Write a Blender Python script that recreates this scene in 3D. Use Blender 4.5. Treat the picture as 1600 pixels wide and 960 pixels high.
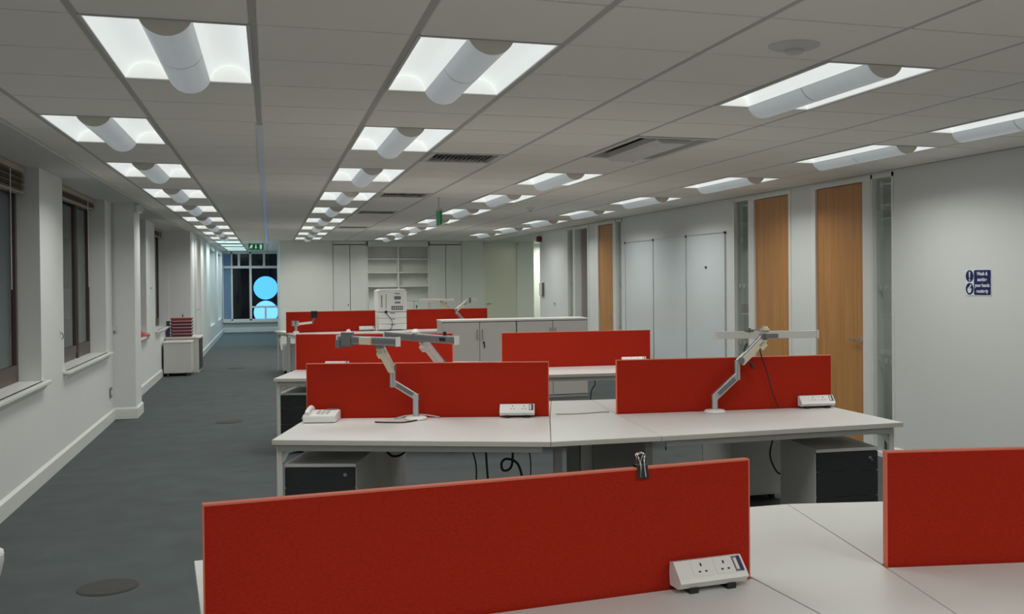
import bpy, math, random
from mathutils import Vector, Matrix
random.seed(7)
for o in list(bpy.data.objects): bpy.data.objects.remove(o)
scene = bpy.context.scene
COL = scene.collection

# ------------------------------------------------------------------ camera
EYE = 1.66                      # camera height
FPX, YAW, PITCH, ROLL, CX, CY = 1575.3, 0.30143, 0.01007, -0.00805, 911.05, 450.17   # pixels of the 1600x960 frame
cam = bpy.data.cameras.new('camera'); camo = bpy.data.objects.new('camera', cam); COL.objects.link(camo)
cam.sensor_fit = 'HORIZONTAL'; cam.sensor_width = 36.0; cam.lens = FPX / 1600 * 36.0
cam.shift_x = (800 - CX) / 1600; cam.shift_y = (CY - 480) / 1600
cam.clip_start = 0.05; cam.clip_end = 200
fw = Vector((math.sin(YAW)*math.cos(PITCH), math.cos(YAW)*math.cos(PITCH), -math.sin(PITCH)))
r0 = Vector((math.cos(YAW), -math.sin(YAW), 0)); u0 = r0.cross(fw)
rr = r0*math.cos(ROLL) + u0*math.sin(ROLL); uu = -r0*math.sin(ROLL) + u0*math.cos(ROLL)
camo.matrix_world = Matrix(((rr.x, uu.x, -fw.x, 0), (rr.y, uu.y, -fw.y, 0), (rr.z, uu.z, -fw.z, EYE), (0, 0, 0, 1)))
scene.camera = camo

# ------------------------------------------------------------------ world, exposure, lamp strengths
w = bpy.data.worlds.new('night'); scene.world = w; w.use_nodes = True
w.node_tree.nodes['Background'].inputs[0].default_value = (0.020, 0.026, 0.034, 1)
w.node_tree.nodes['Background'].inputs[1].default_value = 0.5
vs = scene.view_settings
vs.view_transform = 'Standard'; vs.look = 'None'; vs.gamma = 1.0; vs.use_curve_mapping = False
vs.exposure = 0.0
LAMP_W = 11.6                    # watts of light from each ceiling fitting
LAMP_COL = (0.985, 1.0, 0.955)

# ------------------------------------------------------------------ materials
MATS = {}
def mat(name, col, rough=0.6, metal=0.0, spec=0.5, noise=0.0, nscale=40.0, bump=0.0, bscale=200.0, emit=None, estr=0.0, stretch=None, detail=3.0):
    if name in MATS: return MATS[name]
    m = bpy.data.materials.new(name); m.use_nodes = True; nt = m.node_tree; b = nt.nodes['Principled BSDF']
    b.inputs['Base Color'].default_value = (*col, 1); b.inputs['Roughness'].default_value = rough
    b.inputs['Metallic'].default_value = metal; b.inputs['Specular IOR Level'].default_value = spec
    tc = nt.nodes.new('ShaderNodeTexCoord'); src = tc.outputs['Object']
    if stretch:
        mp = nt.nodes.new('ShaderNodeMapping'); mp.inputs['Scale'].default_value = stretch
        nt.links.new(src, mp.inputs[0]); src = mp.outputs[0]
    if noise:
        n = nt.nodes.new('ShaderNodeTexNoise'); n.inputs['Scale'].default_value = nscale; n.inputs['Detail'].default_value = detail
        nt.links.new(src, n.inputs['Vector'])
        mx = nt.nodes.new('ShaderNodeMix'); mx.data_type = 'RGBA'
        mx.inputs[6].default_value = tuple(c*(1-noise) for c in col) + (1,); mx.inputs[7].default_value = tuple(min(1, c*(1+noise)) for c in col) + (1,)
        nt.links.new(n.outputs['Fac'], mx.inputs[0]); nt.links.new(mx.outputs[2], b.inputs['Base Color'])
    if bump:
        n2 = nt.nodes.new('ShaderNodeTexNoise'); n2.inputs['Scale'].default_value = bscale
        nt.links.new(src, n2.inputs['Vector'])
        bp = nt.nodes.new('ShaderNodeBump'); bp.inputs['Strength'].default_value = bump; bp.inputs['Distance'].default_value = 0.002
        nt.links.new(n2.outputs['Fac'], bp.inputs['Height']); nt.links.new(bp.outputs[0], b.inputs['Normal'])
    if emit:
        b.inputs['Emission Color'].default_value = (*emit, 1); b.inputs['Emission Strength'].default_value = estr
    MATS[name] = m; return m

def glass(name, tint, ior=1.5, add=0.0):
    if name in MATS: return MATS[name]
    m = bpy.data.materials.new(name); m.use_nodes = True; nt = m.node_tree; nt.nodes.clear()
    out = nt.nodes.new('ShaderNodeOutputMaterial'); mix = nt.nodes.new('ShaderNodeMixShader')
    tr = nt.nodes.new('ShaderNodeBsdfTransparent'); tr.inputs[0].default_value = (*tint, 1)
    gl = nt.nodes.new('ShaderNodeBsdfGlossy'); gl.inputs['Roughness'].default_value = 0.02; gl.inputs['Color'].default_value = (.9, .95, .93, 1)
    fr = nt.nodes.new('ShaderNodeFresnel'); fr.inputs[0].default_value = ior
    ge = nt.nodes.new('ShaderNodeNewGeometry'); iv = nt.nodes.new('ShaderNodeMath'); iv.operation = 'SUBTRACT'; iv.inputs[0].default_value = 1.0
    nt.links.new(ge.outputs['Backfacing'], iv.inputs[1]); mu = nt.nodes.new('ShaderNodeMath'); mu.operation = 'MULTIPLY'
    nt.links.new(fr.outputs[0], mu.inputs[0]); nt.links.new(iv.outputs[0], mu.inputs[1]); nt.links.new(mu.outputs[0], mix.inputs[0]); nt.links.new(tr.outputs[0], mix.inputs[1]); nt.links.new(gl.outputs[0], mix.inputs[2])
    nt.links.new(mix.outputs[0], out.inputs[0]); MATS[name] = m; return m

def wood(name, c1, c2):
    m = bpy.data.materials.new(name); m.use_nodes = True; nt = m.node_tree; b = nt.nodes['Principled BSDF']
    tc = nt.nodes.new('ShaderNodeTexCoord'); mp = nt.nodes.new('ShaderNodeMapping'); mp.inputs['Scale'].default_value = (9, 9, 0.55)
    nt.links.new(tc.outputs['Object'], mp.inputs[0])
    n = nt.nodes.new('ShaderNodeTexNoise'); n.inputs['Scale'].default_value = 2.2; n.inputs['Detail'].default_value = 6; n.inputs['Roughness'].default_value = .62
    nt.links.new(mp.outputs[0], n.inputs['Vector'])
    rp = nt.nodes.new('ShaderNodeValToRGB'); rp.color_ramp.elements[0].position = .3; rp.color_ramp.elements[1].position = .72
    rp.color_ramp.elements[0].color = (*c1, 1); rp.color_ramp.elements[1].color = (*c2, 1)
    nt.links.new(n.outputs['Fac'], rp.inputs[0]); nt.links.new(rp.outputs[0], b.inputs['Base Color'])
    b.inputs['Roughness'].default_value = .42; MATS[name] = m; return m

M_WALL = mat('wall_paint', (.745, .76, .75), .75, noise=.015, nscale=6, bump=.06, bscale=140)
M_WALLB = mat('wall_paint_back', (.80, .81, .76), .75, noise=.015, nscale=6)
M_CEIL = mat('ceiling_tile_face', (.89, .865, .805), .9, noise=.05, nscale=220, bump=.1, bscale=400)
M_PLAST = mat('ceiling_plaster', (.66, .66, .64), .85)
M_TEE = mat('ceiling_grid_steel', (.50, .49, .46), .55)
M_VOID = mat('ceiling_void', (.05, .05, .05), .9)
M_TRIM = mat('gloss_white_trim', (.80, .81, .78), .35, noise=.01, nscale=9)
M_CARPET = mat('grey_carpet', (.092, .104, .105), .95, spec=.15, noise=.22, nscale=3.5, bump=.5, bscale=260, detail=8)
M_CARPET2 = mat('blue_grey_carpet', (.105, .13, .145), .95, spec=.15, noise=.5, nscale=45, bump=.5, bscale=260, detail=6)
M_LID = mat('floor_box_lid', (.043, .042, .040), .8, noise=.1, nscale=60)
M_DESK = mat('white_laminate', (.68, .675, .655), .38, spec=.4, noise=.012, nscale=15)
M_EDGE = mat('desk_edge_band', (.54, .51, .45), .5)
M_STEEL = mat('white_powder_steel', (.62, .615, .59), .45)
M_STEELD = mat('grey_powder_steel', (.30, .295, .28), .5)
M_RED = mat('red_felt', (.43, .024, .011), .95, spec=.1, noise=.32, nscale=85, bump=.6, bscale=420, stretch=(1, 1, 2.2), detail=6)
M_PIPE = mat('coral_piping', (.72, .17, .10), .7)
M_CHAR = mat('charcoal_front', (.020, .022, .025), .5)
M_PED = mat('pedestal_white', (.66, .65, .61), .5)
M_CAB = mat('cabinet_beige', (.56, .535, .50), .5)
M_BLACK = mat('black_plastic', (.012, .012, .013), .4)
M_GREYP = mat('grey_plastic', (.16, .165, .17), .45)
M_WHITEP = mat('white_plastic', (.80, .79, .76), .35)
M_CREAM = mat('cream_plastic', (.68, .62, .47), .4)
M_ALU = mat('brushed_aluminium', (.58, .59, .60), .32, metal=.85)
M_ALUG = mat('grey_extrusion', (.36, .38, .41), .38, metal=.5)
M_CHROME = mat('chrome', (.75, .75, .74), .15, metal=1)
M_BRONZE = mat('bronze_window_frame', (.085, .058, .046), .45)
M_BRONZED = mat('dark_bronze_mullion', (.022, .018, .016), .45)
M_BLIND = mat('brown_blind_slat', (.19, .15, .115), .5)
M_BLINDL = mat('beige_blind_rail', (.42, .36, .29), .5)
M_WOOD = wood('cherry_veneer', (.44, .20, .060), (.58, .285, .095))
M_GLASSN = glass('window_glass', (.88, .92, .92))
M_GLASSI = glass('partition_glass', (.88, .905, .89))
M_FROST = mat('frosted_dot', (.32, .36, .35), .6)
M_BOARD = mat('whiteboard_enamel', (.70, .76, .78), .22, spec=.5)
M_BEIGE = mat('beige_gloss_door', (.74, .72, .60), .28, spec=.6)
M_REFL = mat('lamp_reflector', (.85, .86, .85), .5, emit=(.93, .985, .97), estr=.50)
M_REFE = mat('lamp_end_plate', (.80, .80, .78), .5, emit=(.95, .98, .94), estr=.36)
M_BASKET = mat('lamp_perforated_basket', (.52, .53, .52), .4, noise=.10, nscale=1.0, emit=(.82, .93, 1.0), estr=.19, stretch=(4, 300, 4))
M_BASKE = mat('lamp_basket_end', (.80, .77, .71), .6)
M_COOL = mat('cool_lamp_diffuser', (.85, .88, .88), .5, emit=(.62, 1.0, .95), estr=1.1)
M_SIGNW = mat('sign_white', (.80, .83, .88), .4)
M_SIGNB = mat('sign_navy', (.006, .016, .10), .4)
M_GREEN = mat('exit_green', (.0, .13, .05), .4, emit=(.0, .34, .10), estr=.10)
M_EXITW = mat('exit_white', (.75, .85, .78), .4, emit=(.7, 1, .8), estr=.35)
M_SOUND = mat('alarm_red', (.22, .022, .016), .4)
M_TRAYR = mat('tray_red', (.40, .035, .035), .4)
M_TRAYD = mat('tray_maroon', (.13, .018, .035), .5)
M_NAVY = mat('navy_plastic', (.035, .04, .10), .5)
M_CYAN = mat('cyan_glow', (.2, .6, .8), .5, emit=(.048, .25, 1.0), estr=3.2)
M_CYANL = mat('cyan_glow_pale', (.4, .8, .9), .5, emit=(.10, .30, 1.0), estr=3.2)
M_FACADE = mat('facade_stone', (.20, .17, .15), .9, noise=.3, nscale=1.2)
M_ROOM = mat('side_room_paint', (.62, .66, .63), .8)
M_PURPLE = mat('purple_port', (.05, .035, .13), .4)
M_BINR = mat('cupboard_dark', (.03, .03, .03), .6)
M_CABLE = mat('black_cable', (.010, .010, .011), .5)
M_CABLEG = mat('grey_cable', (.42, .41, .39), .5)

# ------------------------------------------------------------------ mesh helpers
class MB:
    def __init__(s): s.v = []; s.f = []
    def add(s, vs, fs):
        n = len(s.v); s.v += [tuple(v) for v in vs]; s.f += [tuple(i + n for i in f) for f in fs]; return s
    def box(s, x0, x1, y0, y1, z0, z1):
        x0, x1 = sorted((x0, x1)); y0, y1 = sorted((y0, y1)); z0, z1 = sorted((z0, z1))
        return s.add([(x0,y0,z0),(x1,y0,z0),(x1,y1,z0),(x0,y1,z0),(x0,y0,z1),(x1,y0,z1),(x1,y1,z1),(x0,y1,z1)],
                     [(0,3,2,1),(4,5,6,7),(0,1,5,4),(1,2,6,5),(2,3,7,6),(3,0,4,7)])
    def prism(s, poly, z0, z1):                       # poly counter-clockwise in xy
        a = sum(poly[i][0]*poly[(i+1) % len(poly)][1] - poly[(i+1) % len(poly)][0]*poly[i][1] for i in range(len(poly)))
        if a < 0: poly = poly[::-1]
        n = len(poly); vs = [(x, y, z0) for x, y in poly] + [(x, y, z1) for x, y in poly]
        return s.add(vs, [tuple(range(n-1, -1, -1)), tuple(range(n, 2*n))] + [(i, (i+1) % n, n+(i+1) % n, n+i) for i in range(n)])
    def extrude(s, prof, axis, a0, a1):               # prof: closed 2D outline; axis 'x' -> (y,z), 'y' -> (x,z)
        area = sum(prof[i][0]*prof[(i+1) % len(prof)][1] - prof[(i+1) % len(prof)][0]*prof[i][1] for i in range(len(prof)))
        if area < 0: prof = prof[::-1]
        n = len(prof)
        if axis == 'x': vs = [(a0, p, q) for p, q in prof] + [(a1, p, q) for p, q in prof]; flip = False
        else: vs = [(p, a0, q) for p, q in prof] + [(p, a1, q) for p, q in prof]; flip = True
        fs = [tuple(range(n-1, -1, -1)), tuple(range(n, 2*n))] + [(i, (i+1) % n, n+(i+1) % n, n+i) for i in range(n)]
        if flip: fs = [f[::-1] for f in fs]
        return s.add(vs, fs)
    def beam(s, p0, p1, wd, ht, up=(0, 0, 1), taper=1.0):
        p0, p1 = Vector(p0), Vector(p1); d = (p1 - p0).normalized(); up = Vector(up)
        if abs(d.dot(up)) > .98: up = Vector((0, 1, 0))
        sx = d.cross(up).normalized(); sz = sx.cross(d).normalized()
        vs = []
        for p, k in ((p0, 1), (p1, taper)):
            for a, b in ((-1,-1),(1,-1),(1,1),(-1,1)): vs.append(p + sx*(a*wd/2*k) + sz*(b*ht/2*k))
        return s.add(vs, [(3,2,1,0),(4,5,6,7),(0,1,5,4),(1,2,6,5),(2,3,7,6),(3,0,4,7)])
    def cyl(s, p0, p1, ra, rb=None, n=20):
        rb = ra if rb is None else rb
        p0, p1 = Vector(p0), Vector(p1); d = (p1 - p0).normalized()
        t = Vector((1, 0, 0)) if abs(d.x) < .9 else Vector((0, 1, 0))
        a = d.cross(t).normalized(); b = d.cross(a)
        vs = []
        for p, rad in ((p0, ra), (p1, rb)):
            for i in range(n):
                an = 2*math.pi*i/n; vs.append(p + a*(rad*math.cos(an)) + b*(rad*math.sin(an)))
        return s.add(vs, [tuple(range(n-1, -1, -1)), tuple(range(n, 2*n))] + [(i, (i+1) % n, n+(i+1) % n, n+i) for i in range(n)])
    def lathe(s, prof, c=(0, 0, 0), n=32):            # prof: (r, z) from bottom to top
        vs = []; fs = []; k = len(prof)
        for i in range(n):
            an = 2*math.pi*i/n
            for r, z in prof: vs.append((c[0]+r*math.cos(an), c[1]+r*math.sin(an), c[2]+z))
        for i in range(n):
            j = (i+1) % n
            for q in range(k-1): fs.append((i*k+q, j*k+q, j*k+q+1, i*k+q+1))
        fs.append(tuple(i*k for i in range(n))[::-1]); fs.append(tuple(i*k+k-1 for i in range(n)))
        return s.add(vs, fs)
    def tube(s, pts, r, n=8, sub=6):
        P = [Vector(p) for p in pts]
        if len(P) > 2:                                # Catmull-Rom
            Q = [P[0]] + P + [P[-1]]; S = []
            for i in range(1, len(Q)-2):
                for k in range(sub):
                    t = k/sub; a, b, c, d = Q[i-1], Q[i], Q[i+1], Q[i+2]
                    S.append(.5*((2*b) + (c-a)*t + (2*a-5*b+4*c-d)*t*t + (3*b-a-3*c+d)*t**3))
            S.append(P[-1]); P = S
        vs = []; fs = []; ref = Vector((.31, .52, .79))
        for i, p in enumerate(P):
            d = (P[min(i+1, len(P)-1)] - P[max(i-1, 0)]).normalized()
            a = d.cross(ref).normalized(); b = d.cross(a)
            for k in range(n):
                an = 2*math.pi*k/n; vs.append(p + a*(r*math.cos(an)) + b*(r*math.sin(an)))
        for i in range(len(P)-1):
            for k in range(n): fs.append((i*n+k, i*n+(k+1) % n, (i+1)*n+(k+1) % n, (i+1)*n+k))
        fs.append(tuple(range(n-1, -1, -1))); fs.append(tuple((len(P)-1)*n+k for k in range(n)))
        return s.add(vs, fs)
    def build(s, name, m, parent=None, world=False, bevel=0, smooth=False, loc=None):
        me = bpy.data.meshes.new(name); vs = s.v
        if world and parent is not None:
            inv = (Matrix.Translation(parent.location) @ Matrix.Rotation(parent.rotation_euler.z, 4, 'Z')).inverted()
            vs = [tuple(inv @ Vector(v)) for v in vs]
            if parent.parent: raise ValueError
        me.from_pydata(vs, [], s.f); me.update()
        if m: me.materials.append(m)
        if smooth:
            me.polygons.foreach_set('use_smooth', [True]*len(me.polygons))
            try: me.set_sharp_from_angle(angle=math.radians(38))
            except Exception: pass
        o = bpy.data.objects.new(name, me); COL.objects.link(o)
        if parent is not None: o.parent = parent
        if loc: o.location = loc
        if bevel:
            b = o.modifiers.new('bevel', 'BEVEL'); b.width = bevel; b.segments = 2; b.limit_method = 'ANGLE'
        return o
def box(*a): return MB().box(*a)

def tag(o, label, cat, group=None, kind=None):
    o['label'] = label; o['category'] = cat
    if group: o['group'] = group
    if kind: o['kind'] = kind
    return o
def thing(name, label, cat, loc=(0, 0, 0), rz=0.0, group=None, kind=None):
    e = bpy.data.objects.new(name, None); COL.objects.link(e); e.location = loc; e.rotation_euler = (0, 0, rz); e.empty_display_size = .1
    return tag(e, label, cat, group, kind)
def copy_tree(o, parent=None):
    c = o.copy(); COL.objects.link(c); c.parent = parent
    for ch in list(o.children): copy_tree(ch, c)
    return c
ORD = ['nearest', 'second', 'third', 'fourth', 'fifth', 'sixth', 'seventh', 'eighth', 'ninth', 'tenth', 'eleventh', 'twelfth', 'thirteenth']

# ================================================================== THE ROOM
CZ = 2.604; XL = -1.805; XR = 5.33; YN = -3.3; YB = 25.0; YE = 34.2; XA = 0.24; XF = -1.42; YF = 20.3
tag(box(XL-.4, XR+.1, YN, 27.0, -.06, 0).box(XR+.1, 8.8, 20.1, 27, -.06, 0).build('floor', M_CARPET), 'dark grey carpet floor of the open office', 'floor', kind='structure')
tag(box(XF-.4, XA+.1, 27.0, YE+.2, -.06, 0).build('floor_alcove', M_CARPET2), 'mottled blue grey carpet in front of the far window', 'floor', kind='structure')
# ---- ceiling: slab, steel grid, tiles
ceil = tag(box(XL-.4, 8.8, YN, YE+.2, CZ+.16, CZ+.25).build('ceiling', M_VOID), 'suspended grey tile ceiling over the whole office', 'ceiling', kind='structure')
box(XL-.4, -1.475, YN, YE, CZ+.002, CZ+.03).build('plaster_margin', M_PLAST, ceil)
box(-1.489, -1.468, YN, YE, CZ-.006, CZ+.02).build('edge_angle', M_TRIM, ceil)
box(XR-.012, XR+.002, YN, 20.14, CZ-.004, CZ+.02).build('edge_angle', M_TEE, ceil)
X0, Y0, T = -0.65, 3.92, 0.6
cells = set()                                         # cells taken by fittings
LIGHTS = {'A': [(-1, 4*n) for n in range(1, 9)], 'B': [(2, 4*n) for n in range(0, 9)], 'C': [(5, 4*n) for n in (0, 2, 3, 4, 5, 6, 7, 8)], 'D': [(8, 1)] + [(8, 4*n) for n in range(1, 8)]}
LIGHTS['A'] = [(0, 0)] + LIGHTS['A']
ADDED_BEHIND = [(-1, -6), (2, -6), (5, -6), (8, -6), (-1, -9), (2, -9), (5, -9), (8, -9)]    # unseen fittings added behind the camera to brighten the nearest screens and desks
COOL = [(-1, 36), (-1, 40), (-1, 44), (-1, 47)]
for L in list(LIGHTS.values()) + [ADDED_BEHIND, COOL]:
    for i, j in L: cells.add((i, j)); cells.add((i, j+1))
VENTS = [(3, 6), (3, 12), (3, 17), (3, 24)]
for c in VENTS: cells.add(c)
cells.add((5, 4)); cells.add((5, 5))
cols = []                                             # (i, xa, xb)
cols.append((-2, -1.475, -1.25))
for i in range(-1, 9): cols.append((i, X0+T*i, X0+T*(i+1)))
cols.append((9, 4.75, 5.322))
tile_me = {}
def tile_mesh(wd):
    k = round(wd, 3)
    if k not in tile_me:
        g = .013; e = .0055; h = .006
        a0, a1, b0, b1 = g, wd-g, e, T-e
        b = MB().add([(a0+h,b0+.002,0),(a1-h,b0+.002,0),(a1-h,b1-.002,0),(a0+h,b1-.002,0),(a0,b0,.006),(a1,b0,.006),(a1,b1,.006),(a0,b1,.006),(a0,b0,.02),(a1,b0,.02),(a1,b1,.02),(a0,b1,.02)],
                     [(3,2,1,0),(0,1,5,4),(1,2,6,5),(2,3,7,6),(3,0,4,7),(4,5,9,8),(5,6,10,9),(6,7,11,10),(7,4,8,11),(8,9,10,11)])
        me = bpy.data.meshes.new('ceiling_tile'); me.from_pydata(b.v, [], b.f); me.materials.append(M_CEIL); tile_me[k] = (me, b)
    return tile_me[k]
cand = []
rest = MB()
for i, xa, xb in cols:
    for j in range(-12, 51):
        y = Y0 + T*j
        if (i, j) in cells: continue
        if y > YB - .3 and (xb > XA + .5): continue
        me, b = tile_mesh(xb-xa)
        if j < -2: rest.add([(v[0]+xa, v[1]+y, v[2]+CZ) for v in b.v], b.f)
        else: cand.append((y, xa, y, me, b))
cand.sort(key=lambda t: t[0])
for k, (_, xa, y, me, b) in enumerate(cand):
    if k < 296:
        o = bpy.data.objects.new('ceiling_tile', me); COL.objects.link(o); o.parent = ceil; o.location = (xa, y, CZ)
    else: rest.add([(v[0]+xa, v[1]+y, v[2]+CZ) for v in b.v], b.f)
o = rest.build('far_ceiling_tiles', M_CEIL, ceil); o['kind'] = 'stuff'
box(5.342, 8.8, 20.1, 27.0, CZ, CZ+.03).box(XA+.4, 5.342, 24.92, 25.2, CZ, CZ+.03).build('lobby_ceiling_panel', M_PLAST, ceil)
for i in range(-1, 10):
    x = X0 + T*i
    box(x-.014, x+.014, YN, YB if i > 1 else YE, CZ+.004, CZ+.03).build('grid_tee', M_TEE, ceil)
box(XL-.4, 8.8, YN, YE+.2, CZ+.128, CZ+.133).build('void_backing', M_VOID, ceil)

tag(box(-.072, -.028, 6.4, 27.0, CZ-.006, CZ+.003).build('trim_1', M_TRIM), 'pale metal partition track in the ceiling along the aisle', 'ceiling track', kind='structure')

# ---- ceiling lights (two vaulted reflectors and a perforated basket hanging below)
def arc(x0, x1, z0, h, n):
    out = []
    for k in range(n+1):
        t = k/n; x = x0 + (x1-x0)*t; s = 2*t-1
        c = abs(x1-x0)/2; R = (c*c+h*h)/(2*abs(h)); z = math.sqrt(max(R*R-(s*c)**2, 0)) - (R-abs(h))
        out.append((x, z0 + (z if h > 0 else -z)))
    return out
def make_light():
    e = bpy.data.objects.new('ceiling_light', None); COL.objects.link(e)
    hy = .588; hx = .289
    f = MB()                                          # rim and casing
    f.box(-hx, hx, -hy-.009, -hy+.006, -.002, .11).box(-hx, hx, hy-.006, hy+.009, -.002, .11)
    f.box(-hx-.001, -hx+.012, -hy, hy, -.002, .11).box(hx-.012, hx+.001, -hy, hy, -.002, .11).box(-hx, hx, -hy, hy, .108, .112)
    f.build('frame', M_STEEL, e)
    for sx in (-1, 1):
        a = arc(.088*sx, .277*sx, .004, .075, 8)
        vs = []; fs = []
        for x, z in a: vs += [(x, -hy+.006, z), (x, hy-.006, z)]
        for k in range(len(a)-1):
            q = (2*k, 2*k+1, 2*k+3, 2*k+2); fs.append(q if sx < 0 else q[::-1])
        MB().add(vs, fs).build('reflector', M_REFL, e, smooth=True)
        for sy in (-1, 1):
            MB().extrude(a + [(a[-1][0], .003), (a[0][0], .003)], 'y', sy*(hy-.006), sy*(hy-.012)).build('end_plate', M_REFE, e)
    a = arc(-.092, .092, .004, -.062, 14); n = len(a)
    vs = []; fs = []
    for x, z in a: vs += [(x, -hy, z), (x, hy, z)]
    for k in range(n-1): fs.append((2*k, 2*k+2, 2*k+3, 2*k+1))
    b = MB().add(vs, fs).build('basket', M_BASKET, e, smooth=True)
    a2 = arc(-.093, .093, .004, -.0635, 14); vs = []; fs = []
    for x, z in a2: vs += [(x, -.006, z), (x, .006, z)]
    for k in range(n-1): fs.append((2*k, 2*k+2, 2*k+3, 2*k+1))
    MB().add(vs, fs).build('seam_strip', M_BASKE, b, smooth=True)
    for sy in (-1, 1): MB().extrude(a, 'y', sy*hy, sy*(hy+.004)).build('basket_end', M_BASKE, e)
    return e
LD = bpy.data.lights.new('fitting_lamp', 'AREA'); LD.shape = 'RECTANGLE'; LD.size = .54; LD.size_y = 1.14; LD.energy = LAMP_W; LD.color = LAMP_COL; LD.spread = math.radians(155)
LC = bpy.data.lights.new('cool_fitting_lamp', 'AREA'); LC.shape = 'RECTANGLE'; LC.size = .54; LC.size_y = 1.14; LC.energy = LAMP_W*1.25; LC.color = (.82, .98, 1); LC.spread = math.radians(155)
proto = make_light(); first = [True]
l = bpy.data.objects.new('lamp', LD); COL.objects.link(l); l.parent = proto; l.location = (0, 0, -.075)
def place_light(i, j, label, group):
    o = proto if first[0] else copy_tree(proto); first[0] = False
    o.location = (X0+T*i+.3, Y0+T*j+.6, CZ); tag(o, label, 'ceiling light', group)
ROWN = {'A': 'row above the window aisle', 'B': 'row above the left desks', 'C': 'row above the right desks', 'D': 'row beside the wooden doors'}
for key in 'ABCD':
    for n, (i, j) in enumerate(LIGHTS[key]):
        place_light(i, j, '%s lit recessed ceiling light with curved basket, in the %s' % (ORD[n], ROWN[key]), 'ceiling lights in the '+ROWN[key])
for n, (i, j) in enumerate(ADDED_BEHIND):
    place_light(i, j, 'unseen recessed ceiling light added to brighten the near desks, %s behind the camera' % ['first', 'second', 'third', 'fourth', 'fifth', 'sixth', 'seventh', 'eighth'][n], 'added ceiling lights behind the camera')
for n, (i, j) in enumerate(COOL):
    x, y = X0+T*i+.3, Y0+T*j+.6
    t = thing('cool_ceiling_panel', '%s cyan tinted flat ceiling light over the aisle by the far window' % ORD[n], 'ceiling light', (x, y, CZ), group='cyan ceiling lights at the far end')
    MB().box(-.295, .295, -.595, -.57, -.003, .03).box(-.295, .295, .57, .595, -.003, .03).box(-.295, -.27, -.57, .57, -.003, .03).box(.27, .295, -.57, .57, -.003, .03).build('frame', M_STEEL, t)
    box(-.27, .27, -.57, .57, .003, .012).build('diffuser', M_COOL, t)
    l = bpy.data.objects.new('lamp', LC); COL.objects.link(l); l.parent = t; l.location = (0, 0, -.02)

# ---- air vents in the ceiling
for n, (i, j) in enumerate(VENTS):
    t = thing('ceiling_vent', '%s slatted air vent in the ceiling right of the left light row' % ORD[n], 'vent', (X0+T*i+.3, Y0+T*j+.3, CZ), group='slatted ceiling vents')
    MB().box(-.29, .29, -.296, -.25, -.004, .03).box(-.29, .29, .25, .296, -.004, .03).box(-.29, -.245, -.25, .25, -.004, .03).box(.245, .29, -.25, .25, -.004, .03).build('frame', M_STEEL, t)
    box(-.25, .25, -.255, .255, .035, .04).build('backing', M_BLACK, t)
    for k in range(14):
        x = -.225 + k*.0346; MB().beam((x-.008, 0, .004), (x+.012, 0, .028), .5, .002).build('slat', M_TEE, t)
# ---- air conditioning cassette
t = thing('air_conditioner', 'long air conditioning cassette in the ceiling with dark slot and hanging flap', 'air conditioner', (X0+T*5+.3, Y0+T*4+.6, CZ))
MB().box(-.293, .293, -.594, -.555, -.008, .03).box(-.293, .293, .555, .594, -.008, .03).box(-.293, -.262, -.555, .555, -.008, .03).box(.262, .293, -.555, .555, -.008, .03).build('frame', M_STEEL, t, bevel=.004)
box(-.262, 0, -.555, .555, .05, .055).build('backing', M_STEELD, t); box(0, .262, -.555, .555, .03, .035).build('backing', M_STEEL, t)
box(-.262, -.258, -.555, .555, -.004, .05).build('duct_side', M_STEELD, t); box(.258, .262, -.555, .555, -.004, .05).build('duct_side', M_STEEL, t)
box(-.262, .262, .551, .555, -.004, .05).build('duct_side', M_STEEL, t); box(-.262, .262, -.555, -.551, -.004, .05).build('duct_side', M_STEEL, t)
MB().extrude([(-.13, .03), (.13, .03), (.13, -.012), (.09, -.035), (-.09, -.035), (-.13, -.012)], 'y', -.53, .55).build('centre_panel', M_STEEL, t, bevel=.004)
MB().beam((.15, -.5, .02), (.15, .53, .02), .08, .006, up=(.4, 0, 1)).build('flap', M_STEEL, t)
MB().cyl((.085, .54, -.038), (.085, .54, -.034), .006).build('catch', M_BLACK, t)
# ---- ceiling speaker, smoke detector, hanging signs
t = thing('ceiling_speaker', 'round white domed disc fixed to the ceiling tile near the camera', 'ceiling speaker', (2.06, 3.69, CZ))
MB().lathe([(.02, -.022), (.05, -.020), (.09, -.010), (.105, -.003), (.105, .002)]).build('disc', M_PLAST, t, smooth=True)
MB().lathe([(.03, -.034), (.038, -.030), (.04, -.022)]).build('sensor_cap', M_STEEL, t, smooth=True)
t = thing('smoke_detector', 'small white smoke detector on the ceiling between the right light rows', 'smoke detector', (3.32, 13.0, CZ))
MB().lathe([(.02, -.048), (.035, -.044), (.045, -.025), (.05, -.022), (.05, 0)]).build('body', M_WHITEP, t, smooth=True)
MB().lathe([(.018, -.055), (.02, -.046)]).build('sensor_tip', M_CHROME, t)
t = thing('exit_sign', 'green hanging exit sign with running figure near the far window', 'sign', (-.29, 24.3, 2.36))
box(-.165, .165, -.012, .012, 0, .145).build('panel', M_GREEN, t, bevel=.004)
MB().box(.085, .13, -.016, -.0125, .022, .12).build('door_pictogram', M_EXITW, t)
MB().add([(x, -.0165, z) for x, z in [(-.01, .12), (.01, .12), (.01, .06), (.03, .06), (0, .025), (-.03, .06), (-.01, .06)]], [(0, 1, 2, 6), (6, 2, 3, 4, 5)]).build('arrow', M_EXITW, t)
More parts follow.
